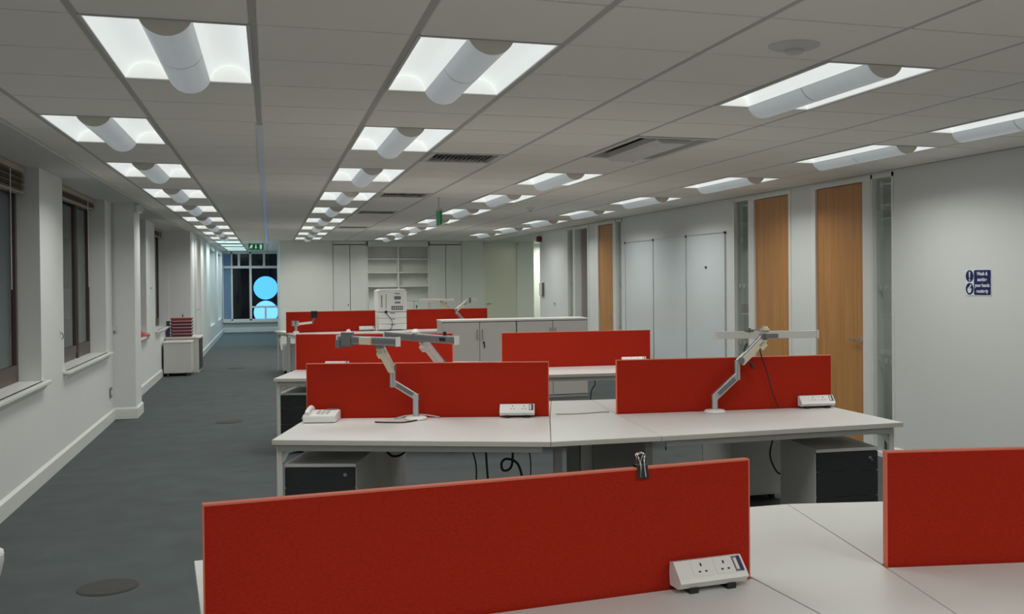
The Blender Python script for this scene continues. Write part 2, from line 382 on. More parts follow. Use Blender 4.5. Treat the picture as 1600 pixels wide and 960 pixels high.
rm = MB().beam((-.095, -.0145, .088), (-.115, -.0145, .058), .004, .026, up=(0, 0, 1)).beam((-.113, -.0145, .06), (-.085, -.0145, .045), .004, .014).beam((-.085, -.0145, .045), (-.085, -.0145, .022), .004, .012).beam((-.117, -.0145, .056), (-.142, -.0145, .030), .004, .013).beam((-.1, -.0145, .088), (-.07, -.0145, .072), .004, .011).beam((-.1, -.0145, .09), (-.13, -.0145, .08), .004, .011)
rm.cyl((-.085, -.0125, .108), (-.085, -.0165, .108), .013, n=14).build('running_figure', M_EXITW, t)
for x in (-.13, .13): MB().cyl((x, 0, .145), (x, 0, CZ-2.36), .004, n=8).build('suspension_rod', M_CHROME, t)
t = thing('exit_sign', 'green exit sign seen edge on, hanging over the right light row', 'sign', (1.875, 11.6, 2.28), math.radians(89))
box(-.16, .16, -.012, .012, 0, .16).build('panel', M_GREEN, t, bevel=.004)
MB().box(-.12, -.07, -.016, -.0125, .02, .14).box(.0, .1, -.016, -.0125, .06, .10).build('pictogram', M_EXITW, t)
box(-.17, .17, -.016, .016, .16, .185).build('top_rail', M_ALU, t)
MB().cyl((0, 0, .18), (0, 0, CZ-2.28), .012, n=10).build('suspension_rod', M_STEEL, t)

# ---- left wall with window recesses, column and far stepped part
SILL = .845; XG = -1.975
WIN = [(6.75, 9.27), (10.235, 12.74), (14.15, 16.75), (17.98, 20.29)]
wl = MB()
wl.box(XL-.36, XL, YN, YF, 0, SILL-.03)
prev = YN
for a, b in WIN:
    wl.box(XL-.36, XL, prev, a, SILL-.03, CZ+.01); prev = b
wl.box(XL-.36, XL, prev, YF, SILL-.03, CZ+.01)
wl = tag(wl.build('wall_left', M_WALL), 'white window wall along the left aisle', 'wall', kind='structure')
tag(box(XL-.002, -1.56, 13.27, 13.83, 0, CZ+.005).build('wall_left_column', M_WALL), 'white column standing out from the left wall between two windows', 'wall', kind='structure')
fl = MB().box(XL-.36, XF, YF, 26.9, 0, CZ+.01).box(XL-.36, XF, 29.2, 30.9, 0, CZ+.01).box(XL-.36, XF, 33.1, YE+.2, 0, CZ+.01)
for a, b in ((26.9, 29.2), (30.9, 33.1)): fl.box(XL-.36, XF, a, b, 0, .5).box(XL-.36, XF, a, b, 2.45, CZ+.01)
tag(fl.build('wall_left_far', M_WALL), 'white stepped out wall beyond the last left window', 'wall', kind='structure')
def skirt(name, pts, side, label):                   # polyline on the floor; side = +1 stands out to the left of travel
    b = MB(); h = .14; th = .02
    for p, q in zip(pts, pts[1:]):
        d = (Vector((*q, 0)) - Vector((*p, 0))).normalized(); n = Vector((-d.y, d.x, 0))*side*th
        P, Q = Vector((*p, 0)), Vector((*q, 0)); ex = d*th
        P2, Q2 = P - ex*0, Q + ex
        vs = [P, Q2, Q2+n, P+n, P+Vector((0,0,h)), Q2+Vector((0,0,h)), Q2+n+Vector((0,0,h-.022)), P+n+Vector((0,0,h-.022))]
        b.add(vs, [(0,1,2,3),(7,6,5,4),(0,4,5,1),(1,5,6,2),(2,6,7,3),(3,7,4,0)])
    o = b.build(name, M_TRIM); tag(o, label, 'baseboard', kind='structure'); return o
skirt('baseboard_left', [(XL, YN), (XL, 13.27), (-1.56, 13.27), (-1.56, 13.83), (XL, 13.83), (XL, YF), (XF, YF), (XF, YE)], -1, 'white skirting board along the left wall and column')
def window(idx, a, b, blind_h, label, mull):
    t = thing('window_%d' % idx, label, 'window', (XG, (a+b)/2, SILL), kind='structure'); L = (b-a)/2
    H = CZ - SILL
    MB().box(-.05, 0, -L, -L+.05, 0, H).box(-.05, 0, L-.05, L, 0, H).box(-.05, 0, -L+.05, L-.05, 0, .06).box(-.05, 0, -L+.05, L-.05, H-.06, H).build('window_frame', M_BRONZE, t)
    for m in mull: box(-.055, .012, m-.045, m+.045, .0, H-.02).build('mullion', M_BRONZED, t)
    ed = [-L+.05] + [m for m in mull] + [L-.05]
    for k in range(len(ed)-1):
        p, q = ed[k] + (.045 if k else 0), ed[k+1] - (.045 if k < len(ed)-2 else 0)
        s = MB().box(-.03, .006, p, p+.035, .06, H-.06).box(-.03, .006, q-.035, q, .06, H-.06).box(-.03, .006, p+.035, q-.035, .06, .14).box(-.03, .006, p+.035, q-.035, H-.12, H-.06).build('sash', M_BRONZE, t)
        box(-.018, -.012, p+.03, q-.03, .13, H-.11).build('pane', M_GLASSN, s)
    st = box(-.05, .2, -L, L, -.028, 0).box(.17, .235, -L-.06, L+.06, -.03, 0).build('window_sill', M_TRIM, t, bevel=.006)
    MB().extrude([(.17, -.03), (.215, -.03), (.20, -.055), (.185, -.075), (.17, -.085)], 'y', -L-.03, L+.03).build('sill_moulding', M_TRIM, st)
    bl = thing('venetian_blind', 'brown venetian blind drawn up at the top of the ' + label.split(' window ')[0].replace('tall ', '') + ' window', 'blind', (XG+.045, (a+b)/2, CZ), group='raised venetian blinds')
    if len(bl['label'].split()) > 16: raise ValueError(bl['label'])
    box(-.022, .022, -L+.03, L-.03, -.05, -.004).build('head_rail', M_BLINDL, bl)
    n = int(blind_h/.016)
    for k in range(n):
        z = -.055 - k*.0155
        box(-.024+.003*(k % 2), .024+.003*((k*7) % 3), -L+.035, L-.035, z-.005, z-.002).build('slat', M_BLIND if k % 3 else M_BLINDL, bl)
    box(-.024, .024, -L+.03, L-.03, -.055-n*.0155-.018, -.055-n*.0155).build('bottom_rail', M_BLINDL, bl)
    for yy, zz in ((-L+.5, -.75), (L-.55, -1.0)): MB().cyl((.034, yy, -.06), (.034, yy, zz), .004, n=6).build('cord', M_WHITEP, bl)
window(1, *WIN[0], .16, 'nearest bronze framed window in the left wall, dark outside', [-.25])
window(2, *WIN[1], .07, 'second bronze framed window between two white piers, left wall', [.43])
window(3, *WIN[2], .10, 'third bronze framed window half hidden by the white column', [-.25])
window(4, *WIN[3], .08, 'fourth bronze framed window behind the low white cupboards', [.2])
for n, (a, b) in enumerate(((26.9, 29.2), (30.9, 33.1))):
    t = thing('window_%d' % (5+n), ['tall narrow window in the far left wall, nearer one', 'tall narrow window in the far left wall, last before the end wall'][n], 'window', (XF-.16, (a+b)/2, .5), kind='structure'); L = (b-a)/2
    MB().box(-.05, 0, -L, -L+.06, 0, 1.95).box(-.05, 0, L-.06, L, 0, 1.95).box(-.05, 0, -L, L, 0, .06).box(-.05, 0, -L, L, 1.89, 1.95).box(-.05, .01, -.05, .05, 0, 1.95).build('window_frame', M_TRIM, t)
    for s in (-1, 1): box(-.03, -.024, s*.05, s*(L-.06), .06, 1.89).build('pane', M_GLASSN, t)
    MB().beam((.02, -.02, .75), (.02, -.02, .9), .015, .015).build('window_handle', M_BLACK, t)

# ---- end wall of the aisle with the big window
ew = MB().box(XF-.4, XA+.1, YE, YE+.16, 0, .37).box(XF-.4, XA+.1, YE, YE+.16, 2.58, CZ+.02).box(XF-.4, -1.40, YE, YE+.16, .37, 2.58).box(.30, XA+.1, YE, YE+.16, .37, 2.58)
tag(ew.build('wall_end', M_WALL), 'white end wall around the far window', 'wall', kind='structure')
skirt('baseboard_end', [(XF, YE), (XA, YE)], -1, 'deep white skirting under the far window')
t = thing('window_7', 'large white framed window at the far end of the aisle', 'window', (-.44, YE+.05, .37), kind='structure')
def wx(x): return x + .44
fr = MB()
for x0, x1 in ((-1.18, -1.13), (-.62, -.55), (.25, .31)): fr.box(wx(x0), wx(x1), -.03, .06, 0, 2.21)
fr.box(wx(-1.4), wx(.3), -.06, .06, 1.68, 1.76).box(wx(-1.4), wx(.3), -.03, .06, 0, .05).box(wx(-1.4), wx(.3), -.03, .06, 2.15, 2.21).box(wx(-.55), wx(.25), -.03, .05, .40, .46)
fr.box(wx(-.97), wx(-.90), -.03, .06, 1.76, 2.15).box(wx(-.20), wx(-.13), -.03, .06, 1.76, 2.15).box(wx(-.16), wx(-.10), -.03, .05, .05, .40)
fr.build('window_frame', M_TRIM, t)
for x0, x1, z0, z1 in ((-1.13, -.62, .05, 1.68), (-.55, .25, .46, 1.68), (-.55, -.16, .05, .40), (-.10, .25, .05, .40), (-1.13, -.97, 1.76, 2.15), (-.90, -.62, 1.76, 2.15), (-.55, -.20, 1.76, 2.15), (-.13, .25, 1.76, 2.15)):
    box(wx(x0), wx(x1), .01, .016, z0, z1).build('pane', M_GLASSN, t)
mm = bpy.data.materials.new('frosted_film'); mm.use_nodes = True; nt_ = mm.node_tree; nt_.nodes.clear()
oo = nt_.nodes.new('ShaderNodeOutputMaterial'); tl = nt_.nodes.new('ShaderNodeBsdfTranslucent'); tl.inputs[0].default_value = (.9, .93, .95, 1); df = nt_.nodes.new('ShaderNodeBsdfDiffuse'); df.inputs[0].default_value = (.45, .6, .7, 1)
ad = nt_.nodes.new('ShaderNodeMixShader'); ad.inputs[0].default_value = .4; nt_.links.new(tl.outputs[0], ad.inputs[1]); nt_.links.new(df.outputs[0], ad.inputs[2]); nt_.links.new(ad.outputs[0], oo.inputs[0])
MB().add([(wx(-1.39), .02, .05), (wx(-1.18), .02, .05), (wx(-1.18), .02, 2.15), (wx(-1.39), .02, 2.15)], [(0, 1, 2, 3)]).build('frosted_pane', mm, t)
box(wx(-1.42), wx(.24), -.16, .0, -.06, 0).build('window_sill', M_TRIM, t, bevel=.005)
# ---- what shows outside the far window
t = thing('glowing_lantern', 'two stacked glowing cyan discs outside the far window', 'light', (-.13, 36.5, -.6))
for zc, r, m in ((2.0, .40, M_CYAN), (1.155, .40, M_CYANL)):
    b = MB(); n = 40
    prof = [(0, -.10), (.75, -.085), (.96, -.04), (1, 0), (.96, .04), (.75, .085), (0, .10)]
    vs = []; fs = []
    for k in range(n):
        an = 2*math.pi*k/n
        for q, y in prof: vs.append((q*r*math.cos(an), y, zc + q*r*math.sin(an)))
    for k in range(n):
        j = (k+1) % n
        for q in range(len(prof)-1): fs.append((k*7+q, j*7+q, j*7+q+1, k*7+q+1))
    b.add(vs, fs).build('disc', m, t, smooth=True)
MB().cyl((0, 0, -.4), (0, 0, .76), .05).build('post', M_BLACK, t)
t = thing('street_facade', 'dark stone building outside the far window', 'building', (0, 44, -3))
box(-14, 14, 0, 1, 0, 12).build('wall', M_FACADE, t)
for k in range(6):
    for z in (1.2, 4.4, 7.6): box(-12+k*4, -10.2+k*4, -.02, .1, z, z+2.0).build('window', M_BLACK, t)

# ---- alcove side wall, back wall, lobby behind
tag(box(XA, XA+.12, YB, YE+.16, 0, CZ+.02).build('wall_alcove', M_WALL), 'white side wall beside the far window, beyond the storage wall', 'wall', kind='structure')
bw = MB().box(XA, 1.455, YB-.02, YB+.12, 0, CZ+.04).box(1.455, 4.60, YB+.46, YB+.5, 0, CZ+.04).box(4.60, 5.15, YB-.02, YB+.12, 0, CZ+.04).box(5.15, 6.04, YB-.02, YB+.12, 2.56, CZ+.04).box(6.04, 6.45, YB-.02, YB+.12, 0, CZ+.04)
tag(bw.build('wall_back', M_WALLB), 'off white back wall holding the storage cupboards and beige door', 'wall', kind='structure')
tag(box(8.6, 8.75, 20.1, 27, 0, CZ+.04).box(5.2, 8.6, 26.8, 26.95, 0, CZ+.04).box(5.44, 8.6, 20.0, 20.14, 0, CZ+.04).build('wall_lobby', M_WALLB), 'pale lit lobby walls beyond the right wall end', 'wall', kind='structure')
tag(box(XL-.4, 8.8, YN-.15, YN, 0, CZ+.04).build('wall_near', M_WALL), 'white wall behind the camera', 'wall', kind='structure')
d = thing('door_5', 'beige glossy door in the back wall', 'door', (5.595, YB+.03, 0), kind='structure')
box(-.415, .415, -.02, .02, .01, 2.50).build('door_leaf', M_BEIGE, d)
MB().box(-.445, -.415, -.06, .06, 0, 2.56).box(.415, .445, -.06, .06, 0, 2.56).box(-.445, .445, -.06, .06, 2.51, 2.56).build('door_frame', M_WALLB, d)
MB().cyl((-.36, -.02, 1.03), (-.36, -.06, 1.03), .01).cyl((-.36, -.055, 1.03), (-.25, -.055, 1.03), .009).build('door_handle', M_CHROME, d)
for lx, ly, en, lab in ((7.4, 25.95, 45, 'ceiling tube light in the far lobby past the right wall'), (6.35, 22.4, 26, 'ceiling tube light in the lobby facing the beige door')):
  t = thing('lobby_light', lab, 'ceiling light', (lx, ly, CZ), group='lobby tube lights')
  box(-.08, .08, -.6, .6, -.05, 0).build('body', M_WHITEP, t)
  box(-.05, .05, -.58, .58, -.075, -.05).build('tube_cover', M_COOL, t)
  ll = bpy.data.lights.new('lobby_lamp', 'AREA'); ll.shape = 'RECTANGLE'; ll.size = .12; ll.size_y = 1.1; ll.energy = en; ll.color = (.90, 1, .86)
  lo = bpy.data.objects.new('lamp', ll); COL.objects.link(lo); lo.parent = t; lo.location = (0, 0, -.085)

# ---- storage wall at the back
def cupboard_doors(name, label, x0, x1, n):
    t = thing(name, label, 'cupboard', ((x0+x1)/2, YB, 0)); W = x1-x0; h = W/2
    MB().box(-h, -h+.02, 0, .45, 0, 2.56).box(h-.02, h, 0, .45, 0, 2.56).box(-h, h, 0, .45, 2.52, 2.60).box(-h, h, 0, .45, 0, .08).build('carcass', M_WALLB, t)
    w1 = (W-.03)/n
    for k in range(n):
        a = -h+.015+k*w1
        dd = box(a+.006, a+w1-.006, -.02, 0, .09, 2.50).build('door', M_WALLB, t, bevel=.003)
        if k % 2 == 0: MB().cyl((a+w1-.05, -.02, 1.05), (a+w1-.05, -.028, 1.05), .014, n=12).build('lock', M_BLACK, dd)
    return t
cupboard_doors('tall_cupboard', 'tall white double door cupboard left of the open shelves', 1.46, 2.268, 2)
cupboard_doors('tall_cupboard', 'tall white double door cupboard right of the open shelves', 3.79, 4.598, 2)
t = thing('open_shelving', 'empty white built in shelving with low cupboards, back wall', 'shelves', (3.029, YB, 0)); h = .761
MB().box(-h, -h+.025, 0, .45, 0, 2.60).box(h-.025, h, 0, .45, 0, 2.60).box(-h, h, 0, .45, 2.46, 2.60).box(-h, h, .28, .45, 0, 2.6).build('carcass', M_WALLB, t)
for z in (2.158, 1.825, 1.485, 1.14):
    for s in (-1, 1): box(.014*s, (h-.025)*s, .01, .28, z-.012, z+.012).build('shelf', M_WALLB, t)
box(-.014, .014, 0, .28, 1.14, 2.46).build('divider', M_WALLB, t)
for k in range(4):
    a = -h+.025+k*(2*h-.05)/4; b = a+(2*h-.05)/4
    dd = box(a+.005, b-.005, -.02, 0, .09, 1.12).build('door', M_WALLB, t, bevel=.003)
    if k % 2 == 1: MB().cyl((a+.06, -.02, 1.0), (a+.06, -.032, 1.0), .018, n=12).box(a+.05, a+.07, -.035, -.03, .94, 1.0).build('lock', M_BLACK, dd)

# ---- right wall with doors and glass panels
wr = MB(); OPEN = [(7.78, 9.20), (9.63, 11.03), (15.04, 16.40), (16.78, 18.10)]
prev = YN
for a, b in OPEN:
    wr.box(XR, XR+.1, prev, a, 0, CZ+.02); wr.box(XR, XR+.1, a, b, 2.585, CZ+.02); prev = b
wr.box(XR, XR+.1, prev, 20.14, 0, CZ+.02)
tag(wr.build('wall_right', M_WALL), 'white partition wall with wooden doors on the right', 'wall', kind='structure')
b = MB(); prev = YN
skm = []
for k, (a, c) in enumerate([(YN, 7.78), (9.20, 9.63), (11.03, 15.04), (16.40, 16.78), (18.10, 20.14)]):
    b.add([(XR, a, 0), (XR, c, 0), (XR-.018, c, 0), (XR-.018, a, 0), (XR, a, .12), (XR, c, .12), (XR-.018, c, .105), (XR-.018, a, .105)], [(0,1,2,3),(7,6,5,4),(0,4,5,1),(1,5,6,2),(2,6,7,3),(3,7,4,0)])
tag(b.build('baseboard_right', M_TRIM), 'white skirting board along the right wall', 'baseboard', kind='structure')
def door_set(idx, door, gl, label_d, label_g, wa, wb, opened=False, hand=1):
    a, b = door
    t = thing('door_%d' % idx, label_d, 'door', (XR, (a+b)/2, 0), kind='structure'); L = (b-a)/2
    MB().box(-.012, .11, -L, -L+wa, 0, 2.585).box(-.012, .11, L-wb, L, 0, 2.585).box(-.012, .11, -L+wa, L-wb, 2.54, 2.585).build('door_frame', M_TRIM, t)
    if not opened:
        lf = box(.012, .057, -L+wa+.004, L-wb-.004, .008, 2.535).build('door_leaf', M_WOOD, t)
        hy = -L+wa+.06 if hand > 0 else L-wb-.06
        MB().cyl((.014, hy, 1.05), (-.035, hy, 1.05), .009, n=12).cyl((-.033, hy-.005*hand, 1.05), (-.033, hy+.15*hand, 1.055), .009, n=12).cyl((.012, hy, 1.05), (.004, hy, 1.05), .025, n=16).build('lever_handle', M_CHROME, lf)
    else:
        lf = MB().box(.11, .85, L-wb-.05, L-wb-.005, .008, 2.535).build('door_leaf', mat('taupe_door_paint', (.40, .35, .33), .5), t)
        MB().cyl((.78, L-wb-.05, 1.05), (.78, L-wb-.10, 1.05), .009, n=12).cyl((.78, L-wb-.10, 1.05), (.65, L-wb-.10, 1.05), .009, n=12).build('lever_handle', M_CHROME, lf)
    a, b = gl
    t = thing('window_%d' % (idx+7), label_g, 'glass panel', (XR, (a+b)/2, 0), kind='structure'); L = (b-a)/2
    MB().box(-.008, .11, -L, -L+.025, 0, 2.585).box(-.008, .11, L-.025, L, 0, 2.585).box(-.008, .11, -L, L, 2.55, 2.585).box(-.008, .11, -L, L, 0, .04).build('panel_frame', M_TRIM, t)
    pn = box(.035, .045, -L+.025, L-.025, .04, 2.55).build('pane', M_GLASSI, t)
    for z in (.88, 1.55):
        for k in range(3):
            y = (-1+k)*(L-.025)*.6
            MB().cyl((.034, y, z), (.032, y, z), .026, n=16).build('frosted_dot', M_FROST, pn)
door_set(1, (8.13, 9.20), (7.78, 8.13), 'wooden door with lever handle nearest the hand washing sign', 'narrow glass panel beside the nearest wooden door', .13, .085)
door_set(2, (9.63, 10.61), (10.61, 11.03), 'wooden door next to the right end of the whiteboard', 'narrow glass panel between the whiteboard and a wooden door', .045, .13, hand=-1)
door_set(3, (15.35, 16.40), (15.04, 15.35), 'wooden door left of the whiteboard', 'slim glass panel at the left end of the whiteboard', .12, .16)
door_set(4, (16.78, 17.72), (17.72, 18.10), 'open doorway to a grey side room, farthest along the right wall', 'slim glass panel beside the open doorway', .07, .12, opened=True)
rm = MB().box(8.5, 8.6, 6.8, 18.9, 0, CZ)
for y in (6.8, 9.41, 13.1, 16.59, 18.8): rm.box(XR+.12, 8.5, y-.04, y+.04, 0, CZ)
tag(rm.build('wall_side_rooms', M_ROOM), 'pale walls of the side rooms behind the glass panels', 'wall', kind='structure')
tag(box(XR+.1, 8.6, 6.8, 18.9, -.06, 0).build('floor_side_rooms', M_CARPET), 'dark carpet of the side rooms behind the right wall', 'floor', kind='structure')

for n, y in enumerate((8.1, 11.3, 14.9, 17.6)):
    t = thing('side_room_light', '%s ceiling light inside the side rooms, seen through the glass' % ORD[n], 'ceiling light', (7.0, y, CZ+.03), group='side room lights')
    MB().box(-.6, .6, -.15, .15, -.03, 0).build('frame', M_STEEL, t); box(-.57, .57, -.12, .12, -.036, -.03).build('diffuser', M_REFL, t)
    sl = bpy.data.lights.new('side_lamp', 'AREA'); sl.shape = 'RECTANGLE'; sl.size = 1.1; sl.size_y = .22; sl.energy = 13; sl.color = (1, 1, .96); sl.spread = math.radians(155)
    so = bpy.data.objects.new('lamp', sl); COL.objects.link(so); so.parent = t; so.location = (0, 0, -.045)
tag(box(XR+.1, 8.6, 6.8, 18.9, CZ+.03, CZ+.06).build('ceiling_side_rooms', M_PLAST), 'plain ceiling of the side rooms', 'ceiling', kind='structure')

# ================================================================== DESKS
TOP = .735; TH = .028
def lerp(p, q, t): return (p[0]+(q[0]-p[0])*t, p[1]+(q[1]-p[1])*t)
def offs(p, q, dist):                                 # unit normal left of p->q times dist
    d = math.hypot(q[0]-p[0], q[1]-p[1]); return (-(q[1]-p[1])/d*dist, (q[0]-p[0])/d*dist)
def addp(p, o): return (p[0]+o[0], p[1]+o[1])
def inset(P, g):                                      # shrink a quad a little so that neighbours do not touch
    cx = sum(p[0] for p in P)/len(P); cy = sum(p[1] for p in P)/len(P)
    return [(cx+(p[0]-cx)*(1-g/max(.01, math.hypot(p[0]-cx, p[1]-cy))), cy+(p[1]-cy)*(1-g/max(.01, math.hypot(p[0]-cx, p[1]-cy)))) for p in P]
def desk(label, front, back, legs, group):            # front: (left,right) on the user's edge; back: (left,right) by the screen; legs: which ends
    fl, fr_ = front; bl, br = back
    base = ((fl[0]+br[0])/2, (fl[1]+br[1])/2, 0)
    t = thing('desk', label, 'desk', base, group=group)
    q = inset([fl, fr_, br, bl], .003)
    e = MB().prism(q, TOP-TH, TOP-.0035).build('edge_band', M_EDGE, t, world=True)
    q2 = inset([fl, fr_, br, bl], .0035)
    MB().prism(q2, TOP-.0035, TOP).build('desktop', M_DESK, t, world=True)
    z = TOP-TH-.022
    f0, f1 = lerp(fl, bl, .07), lerp(fr_, br, .07); b0, b1 = lerp(fl, bl, .86), lerp(fr_, br, .86)
    MB().beam((*lerp(f0, f1, .03), z), (*lerp(f0, f1, .97), z), .03, .042).build('front_rail', M_STEEL, t, world=True)
    MB().beam((*lerp(b0, b1, .03), z), (*lerp(b0, b1, .97), z), .03, .042).build('rear_rail', M_STEELD, t, world=True)
    for kx in legs:
        a, b = lerp(f0, f1, kx), lerp(b0, b1, kx)
        MB().beam((*a, z), (*b, z), .04, .044).build('end_rail', M_STEEL, t, world=True)
        for p, w_ in ((a, 'leg'), (b, 'leg')):
            lg = MB().beam((*p, 0.008), (*p, TOP-TH), .034, .034, up=(0, 1, 0)).build('leg', M_STEEL, t, world=True, bevel=.006)
        s = 1 if kx < .5 else -1
        d = lerp(f0, f1, kx+.075*s)
        MB().add([(*a, z+.02), (*a, z-.12), (*lerp(f0, f1, kx+.02*s), z-.075), (*lerp(f0, f1, kx+.035*s), z-.035), (*d, z-.02), (*d, z+.02)], [(0,1,2,3,4,5)]).build('corner_bracket', M_STEEL, t, world=True)
    return t
def link_top(label, poly, group):
    cx = sum(p[0] for p in poly)/len(poly); cy = sum(p[1] for p in poly)/len(poly)
    t = thing('desk_link_top', label, 'desk', (cx, cy, 0), group=group)
    q = inset(poly, .003)
    MB().prism(q, TOP-TH, TOP-.0035).build('edge_band', M_EDGE, t, world=True)
    MB().prism(inset(poly, .0035), TOP-.0035, TOP).build('desktop', M_DESK, t, world=True)
    for p in (q[0], q[1], q[3], q[4]):
        r = lerp(p, (cx, cy), .16)
        MB().beam((*r, .008), (*r, TOP-TH), .045, .03, up=(0, 1, 0)).build('leg', M_STEELD, t, world=True)
    return t
def screen(label, A, B, group):
    L = math.hypot(B[0]-A[0], B[1]-A[1]); a = math.atan2(B[1]-A[1], B[0]-A[0])
    t = thing('desk_screen', label, 'desk screen', ((A[0]+B[0])/2, (A[1]+B[1])/2, TOP), a, group=group)
    h = L/2
    box(-h+.004, h-.004, -.012, .012, -.012, .361).build('felt_panel', M_RED, t)
    MB().box(-h, h, -.0135, .0135, .361, .366).box(-h, -h+.004, -.0135, .0135, -.012, .361).box(h-.004, h, -.0135, .0135, -.012, .361).build('edge_piping', M_PIPE, t)
    for x in (-h*.6, h*.6): box(x-.03, x+.03, -.02, .02, -.05, -.012).build('clamp', M_STEELD, t)
    return t
ROWS = [
 dict(n='nearest desk row', A=(-.167, 2.692), B=(1.402, 2.808), C=(1.857, 2.775), D=(3.42, 2.46), nf=[(-.136, 1.887), (1.46, 2.0), (1.72, 1.99), (3.266, 1.675)], ff=[(-.250, 3.555), (1.335, 3.665), (1.995, 3.655), (3.58, 3.30)]),
 dict(n='second desk row', A=(.231, 6.985), B=(1.785, 6.515), C=(2.232, 6.458), D=(3.785, 6.29), nf=[(0.0, 6.10), (1.506, 5.477), (2.165, 5.45), (3.793, 5.44)], ff=[(.47, 7.79), (2.015, 7.305), (2.318, 7.26), (3.876, 7.12)]),
 dict(n='third desk row', A=(.255, 10.82), B=(1.80, 10.30), C=(2.265, 10.14), D=(3.855, 10.02), nf=[(.024, 9.90), (1.57, 9.42), (2.10, 9.33), (3.83, 9.15)], ff=[(.49, 11.63), (2.05, 11.15), (2.34, 11.0), (3.93, 10.87)]),
 dict(n='farthest desk row', A=(.268, 18.42), B=(1.825, 18.55), C=(2.36, 18.70), D=(3.94, 18.82), nf=[(.40, 17.65), (1.90, 17.72), (2.40, 17.85), (4.0, 17.95)], ff=[(.07, 19.30), (1.76, 19.38), (2.30, 19.52), (3.9, 19.62)]),
]
SCRL = [('wide red felt screen with a binder clip, nearest the camera', 'red felt screen cut off by the right edge of the photo'),
        ('red felt screen behind the white desk phone, second row', 'red felt screen right of the gap in the second desk row'),
        ('red felt screen on the left of the third desk row', 'red felt screen in the third row, beside the grey cabinets'),
        ('red felt screen left of the printer', 'red felt screen right of the printer')]
for R, (l1, l2) in zip(ROWS, SCRL):
    A, B, C, D, nf, ff, n = R['A'], R['B'], R['C'], R['D'], R['nf'], R['ff'], R['n']
    g = .022
    on = offs(A, B, -g); of = offs(A, B, g); on2 = offs(C, D, -g); of2 = offs(C, D, g)
    desk('white desk on the left of the %s, camera side' % n, (nf[0], nf[1]), (addp(A, on), addp(B, on)), (.02,), 'white desks of the '+n)
    desk('white desk on the right of the %s, camera side' % n, (nf[2], nf[3]), (addp(C, on2), addp(D, on2)), (.965,), 'white desks of the '+n)
    desk('white desk on the left of the %s, behind its red screen' % n, (ff[1], ff[0]), (addp(B, of), addp(A, of)), (.965,), 'white desks of the '+n)
    desk('white desk on the right of the %s, behind its red screen' % n, (ff[3], ff[2]), (addp(D, of2), addp(C, of2)), (.035,), 'white desks of the '+n)
    Bm, Cm = B, C
    link_top('white wedge top joining the left and right desks of the %s' % n, [nf[1], nf[2], C, ff[2], ff[1], B], 'wedge link tops')
    e1 = offs(A, B, 0); 
    screen(l1, A, lerp(A, B, .997), 'red desk screens'); screen(l2, lerp(C, D, .003), D, 'red desk screens')

# ---- pedestals
def pedestal(label, x, y, rz, front=M_CHAR, h=.58, drawers=(.12, .16, .25), wd=.42, dp=.56, castor=.05, key=False):
    t = thing('pedestal', label, 'drawer unit', (x, y, 0), rz, group='drawer units')
    hw = wd/2                                          # front face at local y=0, body behind it (+y)
    box(-hw, hw, .02, dp, castor, h-.02).build('body', M_PED, t, bevel=.003)
    box(-hw-.002, hw+.002, 0, dp, h-.02, h).build('top', M_PED, t, bevel=.003)
    z = h-.025
    for k, d in enumerate(drawers):
        dr = box(-hw+.004, hw-.004, 0, .02, z-d+.006, z).build('drawer_front', front, t, bevel=.002)
        if k == 0: MB().cyl((hw-.06, 0, z-.04), (hw-.06, -.006, z-.04), .011, n=14).build('lock', M_CHROME, dr)
        if k == 0 and key: MB().cyl((hw-.06, -.006, z-.04), (hw-.06, -.03, z-.05), .006, n=8).build('key_ring', M_CHROME, dr)
        z -= d
    for sx in (-1, 1):
        for yy in (.08, dp-.08): MB().cyl((sx*(hw-.06)-.015, yy, .024), (sx*(hw-.06)+.015, yy, .024), .024, n=14).build('castor', M_BLACK, t)
    return t
pedestal('white drawer unit with charcoal front under the left second row desk', .270, 6.10, math.radians(-18))
pedestal('white drawer unit with charcoal drawers under the right second row desk', 3.44, 5.52, math.radians(-5), key=True)
pedestal('white drawer unit with charcoal front under the left third row desk', .262, 10.0, math.radians(-17))
pedestal('white drawer unit seen from its back, far side of second row', 3.43, 7.25, math.radians(178), h=.56)
pedestal('plain white drawer unit under the far left second row desk', .75, 7.55, math.radians(162), h=.56)
pedestal('white low unit under the left end of the farthest desks', .42, 19.2, math.radians(180), front=M_PED, h=.50)

# ---- low cupboards by the left wall with red trays on top
t = thing('pedestal', 'small off white drawer unit on castors against the left wall', 'drawer unit', (-1.545, 19.1, 0))
box(-.225, .225, -.25, .25, .055, .575).build('body', M_PED, t, bevel=.006)
box(-.235, .235, -.26, .26, .575, .60).build('top', M_PED, t, bevel=.005)
for sx in (-1, 1):
    for sy in (-1, 1): MB().cyl((sx*.16-.015, sy*.19, .028), (sx*.16+.015, sy*.19, .028), .028, n=14).build('castor', M_GREYP, t)
t = thing('side_cupboard', 'off white low cupboard with dark sliding front beside the stepped wall', 'cupboard', (-1.50, 19.86, 0))
box(-.29, .27, -.42, .42, .0, .62).build('body', M_PED, t, bevel=.004)
box(-.30, .30, -.43, .43, .62, .645).build('top', M_PED, t, bevel=.004)
MB().box(.271, .285, -.40, -.01, .05, .60).build('door', M_BINR, t); MB().box(.271, .285, .01, .40, .05, .60).build('door', M_BINR, t)
box(.286, .30, -.04, -.02, .38, .46).build('handle', M_CHROME, t)
